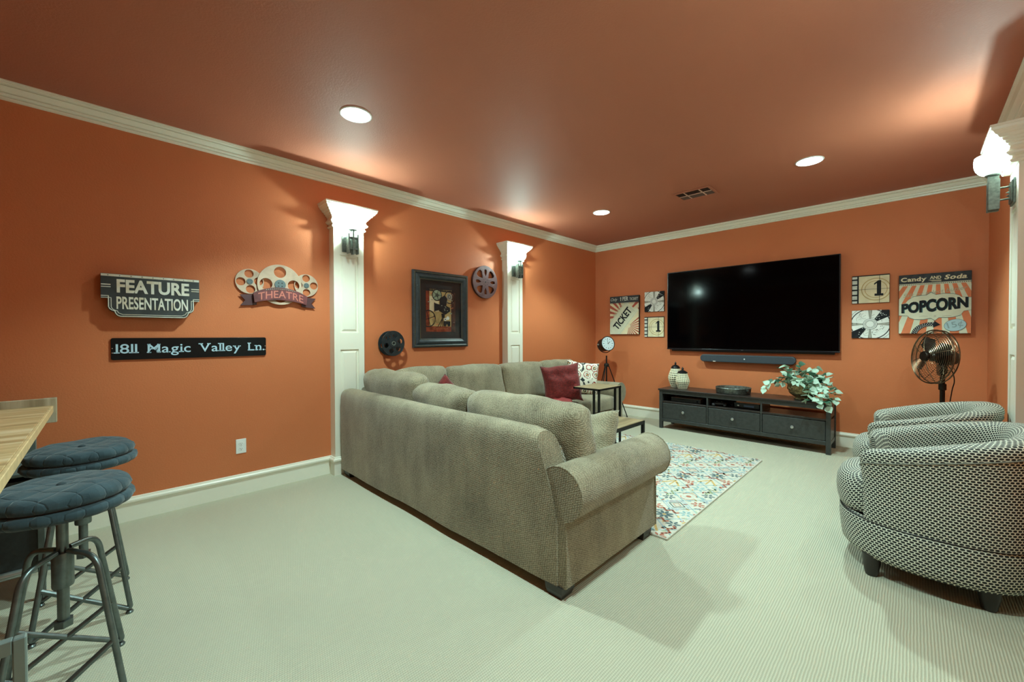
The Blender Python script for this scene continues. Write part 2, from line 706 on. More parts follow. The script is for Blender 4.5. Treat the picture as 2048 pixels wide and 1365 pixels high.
def make_chenille(name, dark, light):
    g = NT(name)
    o = g.coord('Object')
    v = g.n('ShaderNodeTexVoronoi')
    mp = g.n('ShaderNodeMapping')
    g.put(o, mp.inputs['Vector'])
    mp.inputs['Rotation'].default_value = (.5, .4, .78)
    g.put(mp.outputs[0], v.inputs['Vector'])
    v.inputs['Scale'].default_value = 115
    v.inputs['Randomness'].default_value = .3
    d = v.outputs['Distance']
    dots = g.ramp(d, [(.25, (1, 1, 1, 1)), (.65, (0, 0, 0, 1))])
    big = g.noise(o, 3.2, 4)
    st = g.n('ShaderNodeMapping')
    g.put(o, st.inputs['Vector'])
    st.inputs['Scale'].default_value = (5, 5, 1.6)
    nap = g.noise(st.outputs[0], 1.8, 4)
    f = g.math('ADD', g.math('MULTIPLY', dots, .55), g.math('SUBTRACT', g.math('MULTIPLY', g.math('ADD', big, nap), .7), .42))
    g.put(g.mix(f, lin(dark), lin(light)), g.b.inputs['Base Color'])
    g.b.inputs['Roughness'].default_value = .85
    g.b.inputs['Sheen Weight'].default_value = .35
    g.b.inputs['Sheen Roughness'].default_value = .4
    g.b.inputs['Specular IOR Level'].default_value = .2
    g.bump(g.math('ADD', dots, g.math('MULTIPLY', g.noise(o, 300, 2), .4)), .55, .004)
    return g.m
M_SOFA = make_chenille('olive_chenille', (90, 81, 64), (178, 167, 140))
M_RED = mat('red_plush', (108, 24, 21), .9, var=.35, vscale=60, bump=.7, bscale=160, sheen=.15, bdist=.006)
M_REDP = mat('red_piping', (140, 44, 42), .8)

def make_chair_fabric():
    g = NT('black_white_net_weave')
    uv = g.coord('UV')
    u, v, _ = g.sep(uv)
    px, py = .0205, .0118
    r = g.math('DIVIDE', v, py)
    ri = g.math('FLOOR', r)
    fy = g.math('SUBTRACT', g.math('SUBTRACT', r, ri), .5)
    c = g.math('ADD', g.math('DIVIDE', u, px), g.math('MULTIPLY', g.math('MODULO', ri, 2.0), .5))
    fx = g.math('SUBTRACT', g.math('FRACT', c), .5)
    e = g.math('ADD', g.math('POWER', g.math('ABSOLUTE', g.math('DIVIDE', fx, .44)), 2.4), g.math('POWER', g.math('ABSOLUTE', g.math('DIVIDE', fy, .47)), 2.4))
    dot = g.ramp(e, [(.62, (1, 1, 1, 1)), (.98, (0, 0, 0, 1))])
    g.put(g.mix(dot, lin((222, 222, 206)), lin((34, 38, 38))), g.b.inputs['Base Color'])
    g.b.inputs['Roughness'].default_value = .6
    g.b.inputs['Specular IOR Level'].default_value = .3
    g.bump(g.math('SUBTRACT', 1.0, dot), .5, .003)
    return g.m
M_NET = make_chair_fabric()

def make_medallion():
    g = NT('suzani_print')
    uv = g.coord('UV')
    v = g.n('ShaderNodeTexVoronoi')
    g.put(uv, v.inputs['Vector'])
    v.inputs['Scale'].default_value = 8.5
    v.inputs['Randomness'].default_value = .45
    d = v.outputs['Distance']
    cream, navy, red, tan = lin((226, 220, 204)), lin((32, 40, 44)), lin((176, 62, 46)), lin((176, 138, 92))
    col = g.ramp(d, [(0, red), (.16, tan), (.22, navy), (.27, cream), (.38, red), (.43, navy), (.46, cream), (.60, cream), (.66, navy)], 'CONSTANT')
    w = g.n('ShaderNodeTexVoronoi')
    g.put(uv, w.inputs['Vector'])
    w.inputs['Scale'].default_value = 48
    f = g.math('LESS_THAN', w.outputs['Distance'], .33)
    col = g.mix(g.math('MULTIPLY', f, .9), col, cream)
    g.put(col, g.b.inputs['Base Color'])
    g.b.inputs['Roughness'].default_value = .85
    return g.m
M_SUZ = make_medallion()

def make_wood(name, c1, c2, c3, axis='X', rough=.5, scale=1.0):
    g = NT(name)
    o = g.coord('Object')
    mp = g.n('ShaderNodeMapping')
    g.put(o, mp.inputs['Vector'])
    s = [14 * scale] * 3
    s['XYZ'.index(axis)] = 1.2 * scale
    mp.inputs['Scale'].default_value = s
    n1 = g.noise(mp.outputs[0], 1.6, 6)
    n2 = g.noise(o, 3.0 * scale, 3)
    c = g.ramp(n1, [(.3, lin(c1)), (.5, lin(c2)), (.72, lin(c3))])
    c = g.mix(g.math('MULTIPLY', n2, .45), c, lin(c2))
    g.put(c, g.b.inputs['Base Color'])
    g.b.inputs['Roughness'].default_value = rough
    g.bump(n1, .25, .003)
    return g.m
M_TABLE = make_wood('weathered_pale_wood', (150, 116, 78), (196, 164, 118), (222, 202, 168), 'Y', .5)
M_TABLE2 = make_wood('grey_worn_wood', (104, 88, 66), (152, 138, 112), (196, 186, 164), 'Z', .6)
M_COFFEE = make_wood('oak_table_top', (104, 88, 62), (140, 122, 90), (164, 148, 116), 'Y', .45)
M_BENCH = mat('black_brown_stain', (54, 56, 55), .38, var=.18, vscale=30, bump=.08, bscale=90)
M_BENCHTOP = mat('dark_walnut_top', (44, 36, 33), .32, var=.2, vscale=20)
M_DARKLEG = mat('dark_espresso_leg', (40, 36, 32), .4)
M_STEEL = mat('dark_gunmetal', (108, 118, 118), .35, .85, var=.15, vscale=30)
M_STEEL2 = mat('grey_painted_steel', (104, 118, 116), .45, .3, var=.1, vscale=20)
M_CHROME = mat('brushed_aluminium', (190, 198, 200), .28, .9)
M_PEWTER = mat('aged_pewter', (112, 118, 112), .5, .6, var=.25, vscale=60)
M_BLACKMETAL = mat('black_iron', (26, 26, 26), .45, .5)
M_BLACK = mat('black_plastic', (14, 15, 16), .3)
M_SCREEN = mat('tv_glass', (1, 1, 2), .10, spec=.09)
M_BEZEL = mat('tv_bezel', (8, 9, 11), .25)
M_SBAR = mat('charcoal_grille', (50, 58, 66), .55, var=.2, vscale=400)
M_WHITE = mat('white_plastic', (228, 232, 230), .4)
M_SLOT = mat('dark_slot', (40, 40, 40), .6)
M_KNOB = mat('silver_knob', (200, 202, 200), .3, .8)
M_PAD = mat('teal_black_cotton', (44, 58, 64), .9, var=.15, vscale=12, bump=.25, bscale=300)
M_BRONZE = mat('oil_rubbed_bronze', (104, 88, 70), .3, .9, var=.25, vscale=30)
M_BRONZED = mat('dark_bronze', (40, 34, 28), .4, .7)
M_BRASS = mat('antique_brass', (126, 112, 78), .42, .75, var=.45, vscale=45, bump=.4, bscale=70)
M_GALV = mat('galvanised_zinc', (118, 122, 116), .42, .75, var=.35, vscale=40)
M_LEAF = mat('silver_green_leaf', (146, 190, 166), .55, var=.25, vscale=14, col2=(198, 214, 200))
M_LEAFD = mat('deep_green_leaf', (54, 98, 76), .5, var=.25, vscale=14)
M_STEM = mat('pale_stem', (150, 164, 120), .6)
M_IVORY = mat('ivory_bead', (232, 226, 196), .45)
M_FRAMEB = mat('black_frame_finish', (38, 50, 56), .35, var=.25, vscale=25)
M_GOLDTRIM = mat('worn_gold_edge', (122, 108, 78), .5, .3)
M_MATB = mat('black_mat_board', (26, 28, 30), .8)
M_CANVEDGE = mat('dark_canvas_edge', (38, 28, 22), .8)
M_EMCAN = mat('can_lens', (255, 255, 255), .5, emit=(.85, 1, .98), estr=CAN_GLOW)
M_BOWL = mat('lit_opal_glass', (250, 250, 245), .3, emit=LIGHT_COL, estr=BOWL_GLOW)
# the opal glass lets part of the bulb's light straight through
_t = M_BOWL.node_tree
_tr = _t.nodes.new('ShaderNodeBsdfTransparent')
_mx = _t.nodes.new('ShaderNodeMixShader')
_mx.inputs[0].default_value = .15
_t.links.new(_tr.outputs[0], _mx.inputs[1])
_t.links.new(_t.nodes['Principled BSDF'].outputs[0], _mx.inputs[2])
_t.links.new(_mx.outputs[0], _t.nodes['Material Output'].inputs['Surface'])

def flat(name, c, rough=.7, var=.0, vscale=30, spec=.2):
    return mat('print_' + name, c, rough, var=var, vscale=vscale, spec=spec)
INK = flat('ink', (32, 34, 38), var=.25)
SLATE = flat('slate', (58, 62, 66), var=.2)
CREAM = flat('cream', (222, 212, 178), var=.08, vscale=12)
PALE = flat('pale', (216, 220, 196), var=.06, vscale=12)
ORANGE = flat('orange', (216, 128, 88), var=.08, vscale=10)
BRICK = flat('brick', (176, 86, 70), var=.1)
GREY = flat('grey', (150, 150, 138), var=.15)
LGREY = flat('light_grey', (196, 200, 190), var=.12)
WHITE = flat('white', (232, 236, 230), var=.05)
TANP = flat('tan', (186, 160, 108), var=.15, vscale=18)
RUST = flat('rust', (132, 58, 36), var=.4, vscale=22)
SAGE = flat('sage', (142, 160, 138), var=.2)
MUTED = flat('muted_lettering', (176, 178, 152))
TEALP = flat('teal', (64, 110, 112))
ICE = flat('ice_blue', (176, 208, 214))

# ------------------------------------------------------------------ the room
def struct(o):
    o['kind'] = 'structure'
    return o

fl = struct(box('floor', -0.1, RX + .1, YF - .1, .1, -.06, 0.0, M_CARPET))
struct(box('ceiling', -0.1, RX + .1, YF - .1, .1, H, H + .06, M_CEIL))
struct(box('wall_left', -.1, 0, YF - .1, .1, 0, H, M_WALL))
struct(box('wall_back', 0, RX, 0, .1, 0, H, M_WALL))
struct(box('wall_right', RX, RX + .1, YF - .1, .1, 0, H, M_WALL))
struct(box('wall_front', 0, RX, YF - .1, YF, 0, H, M_WALL))

CROWN = [(.004, 2.650), (.016, 2.653), (.018, 2.664), (.011, 2.669), (.026, 2.676), (.028, 2.684), (.022, 2.689), (.034, 2.693), (.046, 2.704), (.056, 2.715), (.050, 2.720), (.072, 2.722), (.080, 2.726), (.080, 2.731), (.087, 2.733), (.087, 2.74)]
BASEP = [(.014, 0), (.014, .112), (.018, .116), (.022, .124), (.027, .130), (.027, .142), (.021, .149), (.013, .152), (.012, .159), (.004, .162)]
def run(name, prof, wall):
    rings = []
    n = len(prof)
    zs = prof[0][1]
    P = prof + [(0, prof[-1][1]), (0, prof[0][1])]
    def ring(end):
        out = []
        for o, z in P:
            if wall == 'left':
                out.append((o, (-o if end else YF + o), z))
            elif wall == 'right':
                out.append((RX - o, (-o if end else YF + o), z))
            elif wall == 'back':
                out.append(((RX - o if end else o), -o, z))
            else:
                out.append(((RX - o if end else o), YF + o, z))
        return out
    return struct(MB().loft([ring(0), ring(1)]).build(name, M_TRIM))
run('trim_1', CROWN, 'left'); run('trim_2', CROWN, 'back'); run('trim_3', CROWN, 'right'); run('trim_4', CROWN, 'front')
run('baseboard_left', BASEP, 'left'); run('baseboard_back', BASEP, 'back'); run('baseboard_right', BASEP, 'right'); run('baseboard_front', BASEP, 'front')

# ------------------------------------------------------------------ recessed ceiling lights
def can_light(x, y, label, z=H):
    t = thing('recessed_light', label, 'ceiling light', (x, y, z), group='recessed ceiling lights')
    MB().lathe([(.090, -.004), (.092, -.007), (.098, -.007), (.102, -.003), (.102, -.0005), (.090, -.0005)], 40).build('trim_ring', M_WHITE, t, True)
    MB().lathe([(.0, -.0055), (.04, -.0055), (.0905, -.004), (.0905, -.001), (0, -.001)], 40).build('lens', M_EMCAN, t)
    la = bpy.data.lights.new('recessed_lamp', 'SPOT')
    la.spot_size = R(120)
    la.spot_blend = .5
    la.shadow_soft_size = .045
    la.energy = CAN_POWER
    la.color = LIGHT_COL
    lo = bpy.data.objects.new('recessed_lamp', la)
    C.objects.link(lo)
    lo.parent = t
    lo.location = (0, 0, -.052)
    return t
can_light(1.148, -4.634, 'round lit recessed ceiling light, largest in view, above the first white pilaster')
can_light(3.166, -1.586, 'round lit recessed ceiling light above and right of the television')
can_light(1.126, -1.598, 'round lit recessed ceiling light nearest the corner, left of the ceiling vent')
can_light(3.160, -4.634, 'round recessed ceiling light above the camera, outside the picture')

# ------------------------------------------------------------------ pilasters and sconces
def make_pilaster(name, label):
    t = thing(name, label, 'column', group='white wall pilasters')
    hw, d = .14, .10
    b = MB()
    b.box(0, d - .012, -hw, hw, .12, 2.27)
    rails = [(.12, .26), (1.135, 1.29), (1.999, 2.27)]
    for z0, z1 in rails:
        b.box(d - .012, d, -.085, .085, z0, z1)
    b.box(d - .012, d, -hw, -.085, .12, 2.27)
    b.box(d - .012, d, .085, hw, .12, 2.27)
    b.build('shaft', M_TRIM, t)
    for z0, z1 in ((.26, 1.135), (1.29, 1.999)):
        m = MB()
        y0, y1 = -.085, .085
        r = [[(d - .012, y0, z0), (d - .012, y1, z0), (d - .012, y1, z1), (d - .012, y0, z1)]]
        for i, x in ((.012, d - .012), (.030, d - .002), (.036, d - .002)):
            r.append([(x, y0 + i, z0 + i), (x, y1 - i, z0 + i), (x, y1 - i, z1 - i), (x, y0 + i, z1 - i)])
        m.loft(r[1:]).build('panel', M_TRIM, t)
    def ringloft(prof, nm):
        rg = []
        for o, z in prof:
            rg.append([(0, -hw - o, z), (d + o, -hw - o, z), (d + o, hw + o, z), (0, hw + o, z)])
        MB().loft(rg).build(nm, M_TRIM, t)
    ringloft([(0, 2.236), (.010, 2.238), (.016, 2.246), (.016, 2.252), (.008, 2.260), (.006, 2.272), (.018, 2.276), (.030, 2.286), (.032, 2.296), (.022, 2.306), (.018, 2.314),
              (.016, 2.330), (.022, 2.333), (.024, 2.343), (.032, 2.346), (.036, 2.358), (.044, 2.361), (.050, 2.374), (.060, 2.378), (.068, 2.392), (.078, 2.398), (.086, 2.412), (.094, 2.418), (.096, 2.432), (.100, 2.434), (.100, 2.447)], 'capital')
    ringloft(BASEP, 'plinth')
    return t

def make_sconce(name, label):
    """local +x out of the pilaster face, origin on its face at the plate centre height"""
    t = thing(name, label, 'wall lamp', group='pilaster sconces')
    m = M_PEWTER
    MB().box(0, .010, -.066, .066, -.074, .074, .004).box(.010, .016, -.054, .054, -.062, .062, .003).build('backplate', m, t)
    for z in (-.036, .036):
        MB().tube([(.012, 0, z), (.062, 0, z)], .0055, 8).build('arm', m, t)
    for z in (-.012, .008):
        MB().lathe([(.006, 0), (.006, .004), (.003, .010), (.0, .016)], 10, Matrix.Translation((.015, -.03, z)) @ Matrix.Rotation(PI / 2, 4, 'Y')).build('screw', m, t)
    b = MB()
    for y, w_, z0, z1 in ((-.042, .011, -.095, .083), (0, .016, -.100, .118), (.042, .011, -.095, .083)):
        b.box(.058, .104, y - w_ / 2, y + w_ / 2, z0, z1, .001)
    for z in (-.05, .05):
        b.box(.062, .100, -.042, .042, z - .006, z + .006)
    b.build('bracket', m, t)
    MB().lathe([(.0, .112), (.030, .114), (.036, .120), (.036, .124), (0, .124)], 24, Matrix.Translation((.081, 0, 0))).build('cup', m, t, True)
    # opal glass bowl, open at the top
    prof_o = [(.0, .124), (.03, .127), (.050, .140), (.063, .160), (.070, .185), (.072, .212), (.069, .236)]
    prof_i = [(.066, .236), (.068, .212), (.066, .186), (.059, .163), (.047, .145), (.028, .132), (0, .129)]
    sc_ = Matrix.Translation((.090, 0, 0)) @ Matrix.Diagonal((1.0, 1.25, 1.0, 1.0))
    MB().lathe(prof_o + prof_i, 32, sc_, cap=False).build('glass_bowl', M_BOWL, t, 'all')
    la = bpy.data.lights.new('sconce_bulb', 'POINT')
    la.energy = SCONCE_POWER
    la.color = LIGHT_COL
    la.shadow_soft_size = .012
    lo = bpy.data.objects.new('sconce_bulb', la)
    C.objects.link(lo)
    lo.parent = t
    lo.location = (.088, 0, .170)
    return t

PIL_Y = (-2.037, -4.233)
pil0 = make_pilaster('pilaster', 'white panelled pilaster on the left wall between the reel sign and the sofa')
sco0 = make_sconce('wall_sconce', 'lit pewter wall sconce on the nearer left pilaster above the sofa back')
pil0.location = (0, PIL_Y[1], 0)
sco0.location = (.10, PIL_Y[1], 2.100)
def pil_copy(x, y, rz, lp, ls):
    a = copy_tree(pil0); a.location = (x, y, 0); a.rotation_euler = (0, 0, rz); a['label'] = lp
    s = copy_tree(sco0); s.rotation_euler = (0, 0, rz); s['label'] = ls
    s.location = (x + (.10 if rz == 0 else -.078), y, 2.100)
    if rz:              # the right-hand pilasters are shallower
        for ch in a.children:
            ch.scale.x = .97 if ch.name.startswith('capital') else .78
        for ch in s.children:
            if ch.type == 'LIGHT':
                ch.location.x = .100
pil_copy(0, PIL_Y[0], 0, 'white panelled pilaster on the left wall right of the burgundy reel', 'lit pewter wall sconce on the farther left pilaster, right of the burgundy reel')
pil_copy(RX, PIL_Y[0], PI, 'white panelled pilaster at the right edge behind the armchairs', 'lit pewter wall sconce at the right edge above the armchairs')
pil_copy(RX, PIL_Y[1], PI, 'white pilaster on the right wall beside the camera, outside the picture', 'lit wall sconce on the right wall beside the camera, outside the picture')
# ------------------------------------------------------------------ sectional sofa
sofa = thing('sectional_sofa', 'large olive chenille L-shaped sectional sofa with rolled arms', 'sofa', (.012, 0, 0))
def loft_x(name, prof, xs, m, parent, shift=None, sub=1):
    """profile (y,z) swept along x"""
    rings = []
    for x in xs:
        rings.append([((shift(x, p[1]) if shift else x), p[0], p[1]) for p in prof])
    return rings
# near back: long rounded back with its outside toward the camera
def smooth_prof(pts, n=5):
    P = [Vector((a, b, 0)) for a, b in pts]
    out = bez(P, n)
    return [(p.x, p.y) for p in out]
backp = smooth_prof([(-4.338, .058), (-4.340, .35), (-4.341, .60), (-4.336, .72), (-4.312, .770), (-4.265, .787), (-4.21, .775), (-4.178, .735), (-4.165, .62), (-4.16, .30), (-4.16, .058)])
rings = []
N = 60
for i in range(N + 1):
    t = i / N
    r = []
    for (y, z) in backp:
        x0 = .125
        x1 = 2.595 if z < .40 else (2.595 - (z - .40) / .22 * .075 if z < .62 else 2.52 - (z - .62) / .16 * .065)
        x = x0 + (x1 - x0) * t
        k = noise.noise(Vector((x * 2.1, y * 9, z * 3))) * .006 + noise.noise(Vector((x * 7, y * 3, z * 6))) * .0022
        sag = -.008 * math.sin(t * PI) if z > .7 else 0
        endr = max(0, (t - .97) / .03) * .02 + max(0, (.02 - t) / .02) * .012
        cy = -4.25
        r.append((x, y + k + (cy - y) * endr, z + k * .5 + sag - (endr * .8 if z > .7 else 0)))
    rings.append(r)
MB().loft(rings).build('back_rest', M_SOFA, sofa, True)
# back along the wall
rings = []
for i in range(N + 1):
    t = i / N
    y = -4.15 + (-.98 + 4.15) * t
    r = []
    for (yy, z) in backp:
        x = .125 + (yy + 4.341)
        k = noise.noise(Vector((x * 9, y * 2.1, z * 3 + 5))) * .006
        r.append((x + k, y, z + k * .5))
    rings.append(r)
MB().loft(rings).build('back_rest', M_SOFA, sofa, True)
# bases
soft_box('base', ((.125 + 2.60) / 2, (-4.325 - 3.44) / 2, .18), ((2.60 - .125) / 2, (4.325 - 3.44) / 2, .122), .02, M_SOFA, sofa, n=8)
soft_box('base', ((.125 + 1.03) / 2, (-3.44 - .97) / 2, .18), ((1.03 - .125) / 2, (3.44 - .97) / 2, .122), .02, M_SOFA, sofa, n=8)
# arms
def arm_profile():
    pts = [(.035, .058), (.035, .30), (.030, .375)]
    for k in range(15):
        a = R(-58 + k * (360 - 2 * 32) / 14 * .86)
        pts.append((.0 + .130 * math.cos(a), .503 + .130 * math.sin(a)))
    pts += [(-.125, .40), (-.135, .30), (-.135, .058)]
    return pts
ap = arm_profile()
def make_arm(kind):
    rings = []
    n = 26
    for i in range(n + 1):
        t = i / n
        e = 0.0
        r = []
        for (o, z) in ap:
            k = noise.noise(Vector((o * 5, t * 5, z * 5 + (3 if kind else 0)))) * .006
            ed = max(0, abs(t - .5) - .47) / .03 * .012
            zz = z + k * .6
            oo = o * (1 - ed) + k
            zz = zz + (.503 - zz) * ed if z > .36 else zz
            if kind == 0:
                r.append((2.605 + oo, -4.325 + t * (4.325 - 3.385), zz))
            else:
                r.append((.14 + t * (1.055 - .14), -1.035 + oo, zz))
        rings.append(r)
    MB().loft(rings).build('arm', M_SOFA, sofa, True)
    # welt round the front and back faces of the arm
    for t in (.004, .996):
        pts = []
        for (o, z) in ap:
            if kind == 0:
                pts.append((2.605 + o * .985, -4.325 + t * (4.325 - 3.385), z if z > .07 else .062))
            else:
                pts.append((.14 + t * (1.055 - .14), -1.035 + o * .985, z if z > .07 else .062))
        MB().tube(pts, .0045, 6).build('arm_welt', M_SOFA, sofa, 'all')
make_arm(0); make_arm(1)
# seat cushions
def seat(x0, x1, y0, y1, s):
    soft_box('seat_cushion', ((x0 + x1) / 2, (y0 + y1) / 2, .39), ((x1 - x0) / 2, (y1 - y0) / 2, .09), .035, M_SOFA, sofa, (.008, .008, .014), .005, 4, s)
seat(.29, 1.02, -4.16, -3.46, 1)
seat(1.03, 1.745, -4.16, -3.41, 2)
seat(1.755, 2.465, -4.16, -3.41, 3)
seat(.29, 1.05, -3.45, -2.70, 4)
seat(.29, 1.05, -2.69, -1.94, 5)
seat(.29, 1.05, -1.93, -1.175, 6)
# loose back cushions
def bcush(c, s, s_, tilt_axis, ang, yaw=0, bul=.035, nz=.012):
    m = Matrix.Rotation(yaw, 4, 'Z') @ Matrix.Rotation(ang, 4, tilt_axis)
    soft_box('back_cushion', c, s, .06, M_SOFA, sofa, (bul * .3, bul * .3, .02) if False else ((.012, bul, .02) if tilt_axis == 'X' else (bul, .012, .02)), nz, 4.5, s_, 14, m)
bcush((.60, -4.045, .715), (.455, .085, .225), 11, 'X', R(8), R(0))
bcush((1.315, -4.03, .665), (.345, .085, .215), 12, 'X', R(11), R(-2), nz=.016)
bcush((2.110, -4.03, .665), (.465, .088, .212), 13, 'X', R(9), R(-1.5), .05, nz=.018)
bcush((.395, -3.66, .715), (.085, .285, .225), 14, 'Y', R(-9))
bcush((.400, -2.985, .700), (.090, .375, .228), 15, 'Y', R(-9))
bcush((.400, -2.250, .695), (.090, .345, .225), 16, 'Y', R(-9))
bcush((.390, -1.560, .695), (.090, .345, .225), 17, 'Y', R(-10), nz=.016)
# block feet
def foot(x, y):
    rg = []
    for o, z in ((.040, 0), (.050, .030), (.052, .060)):
        rg.append([(x - o, y - o, z), (x + o, y - o, z), (x + o, y + o, z), (x - o, y + o, z)])
    MB().loft(rg).build('foot', M_DARKLEG, sofa)
for x, y in ((2.575, -4.285), (2.585, -3.490), (.205, -4.27), (1.4, -3.5), (.20, -1.02), (.98, -1.02), (.98, -2.6)):
    foot(x, y)

def place(o, loc, yaw=0.0, tilt=0.0, roll=0.0):
    """pillow standing in local xz plane; roll in its plane, tilt back, then yaw"""
    o.matrix_world = Matrix.Translation(Vector(loc)) @ Matrix.Rotation(yaw, 4, 'Z') @ Matrix.Rotation(tilt, 4, 'X') @ Matrix.Rotation(roll, 4, 'Y')
    return o
p = pillow('throw_pillow', .48, .36, .16, M_SOFA, seed=3, pinch=.07)
tag(place(p, (2.345, -3.71, .600), R(-14), R(-24), R(-13)), 'olive chenille throw pillow leaning beside the near rolled sofa arm', 'pillow')
p = pillow('throw_pillow', .46, .46, .17, M_RED, seed=5, nz=.012, pinch=.10)
tag(place(p, (.87, -2.05, .695), R(40), R(-16), R(-7)), 'large plush red throw pillow in front of the patterned pillow', 'pillow')
p = pillow('throw_pillow', .44, .44, .16, M_SUZ, seed=8, pinch=.07)
tag(place(p, (.72, -1.42, .70), R(52), R(-14), R(8)), 'white throw pillow with red and navy flower medallions by far sofa arm', 'pillow')
p = pillow('throw_pillow', .40, .40, .15, M_RED, seed=9, pinch=.08)
tag(place(p, (.62, -3.52, .615), R(70), R(-14), R(45)), 'red throw pillow mostly hidden in the sofa corner, only its tip showing', 'pillow')
p = pillow('throw_pillow', .24, .20, .05, M_REDP, seed=12, pinch=.06)
tag(place(p, (.96, -2.16, .510), R(40), R(-84), 0), 'small flat red pillow lying on the seat below the plush red pillow', 'pillow')

# ------------------------------------------------------------------ rug
RUGW, RUGH = 1.56, 2.20
rug = thing('area_rug', 'ivory area rug with multicoloured hooked motifs in front of sofa', 'rug', (2.745 - RUGW / 2, -2.33, 0))
M_RUG = mat('ivory_rug_pile', (206, 201, 187), .95, var=.06, vscale=40, bump=.5, bscale=180)
MB().box(-RUGW / 2, RUGW / 2, -RUGH / 2, RUGH / 2, .0005, .012, .004).build('rug_body', M_RUG, rug)
g = Print((-RUGW / 2 + .006, RUGW / 2 - .006, -RUGH / 2 + .006, RUGH / 2 - .006), .000003)
rc = [mat('rug_' + n, c, .95, var=.15, vscale=60) for n, c in (('navy', (84, 104, 108)), ('red', (178, 108, 88)), ('gold', (200, 164, 104)), ('teal', (140, 172, 174)), ('sage', (176, 186, 150)), ('rose', (198, 156, 138)), ('blue', (160, 180, 190)))]
rd = random.Random(4)
cell = .215
def flower(x, y, r, m, n=8, a=0.0):
    for k in range(n):
        t = a + 2 * PI * k / n
        g.disc(x + r * .58 * math.cos(t), y + r * .58 * math.sin(t), r * .40, m, ry=r * .17, n=8, rot=t, layer=False)
def wave(x, y, L, a, m, wd=.02, amp=.018):
    pts = []
    for k in range(9):
        u = -L / 2 + L * k / 8
        v = amp * math.sin(k * 1.6)
        pts.append((x + u * math.cos(a) - v * math.sin(a), y + u * math.sin(a) + v * math.cos(a)))
    g.line(pts, wd, m, layer=False)
nx, ny = int(RUGW / cell) + 1, int(RUGH / cell) + 1
for i in range(-1, nx + 1):
    for j in range(-1, ny + 1):
        cx, cy = -RUGW / 2 + (i + .5) * cell, -RUGH / 2 + (j + .5) * cell
        d = cell / 2
        for (a, b) in (((cx - d, cy), (cx, cy + d)), ((cx, cy + d), (cx + d, cy)), ((cx + d, cy), (cx, cy - d)), ((cx, cy - d), (cx - d, cy))):
            g.line([a, b], .008, rc[3] if (i + j) % 2 else rc[6], layer=False)
        g.layer()
        k = (i * 2 + j * 3) % 5
        if k == 0:
            flower(cx, cy, .066, rc[0], 8, rd.random())
            g.disc(cx, cy, .012, rc[2], n=8, layer=False)
            wave(cx, cy + .085, .13, 0.0, rc[1], .016); wave(cx, cy - .085, .13, 0.0, rc[1], .016)
        elif k == 1:
            for s in (-1, 1):
                g.ring(cx, cy + s * .02, .055, .010, rc[5], n=12, a0=0 if s > 0 else PI, a1=PI if s > 0 else 2 * PI)
            g.disc(cx, cy, .02, rc[1], n=8, layer=False)
            for a in range(4):
                t = a * PI / 2 + .4
                g.disc(cx + .09 * math.cos(t), cy + .09 * math.sin(t), .018, rc[3], ry=.010, n=8, layer=False)
        elif k == 2:
            g.line([(cx - .07, cy - .05), (cx, cy + .06), (cx + .07, cy - .05)], .016, rc[2], layer=False)
            g.line([(cx - .0, cy - .07), (cx, cy + .04)], .012, rc[2], layer=False)
            for a in range(5):
                g.disc(cx + rd.uniform(-.1, .1), cy + rd.uniform(-.1, .1), .014, rc[rd.choice((1, 3, 4))], ry=.009, n=8, layer=False)
        elif k == 3:
            for q in range(3):
                w_ = .085 - q * .028
                g.line([(cx - w_, cy), (cx, cy + w_), (cx + w_, cy), (cx, cy - w_), (cx - w_, cy)], .008, rc[(6, 0, 5)[q]], layer=False)
        else:
            flower(cx, cy, .06, rc[3], 6, rd.random())
            wave(cx - .09, cy, .16, PI / 2, rc[1], .016); wave(cx + .09, cy, .16, PI / 2, rc[4], .016)
        # small fills at the cell corners
        flower(cx + d, cy + d, .05, rc[(0, 1, 3)[(i + 2 * j) % 3]], 6, .3)
        for a in range(9):
            t = rd.random() * 6.28
            x, y = cx + d + rd.uniform(.06, .10) * math.cos(t), cy + d + .085 * math.sin(t)
            g.disc(x, y, .02, rc[rd.randrange(7)], ry=.007, n=8, rot=rd.random() * 3, layer=False)
g.build('woven_motifs', rug, .0122)

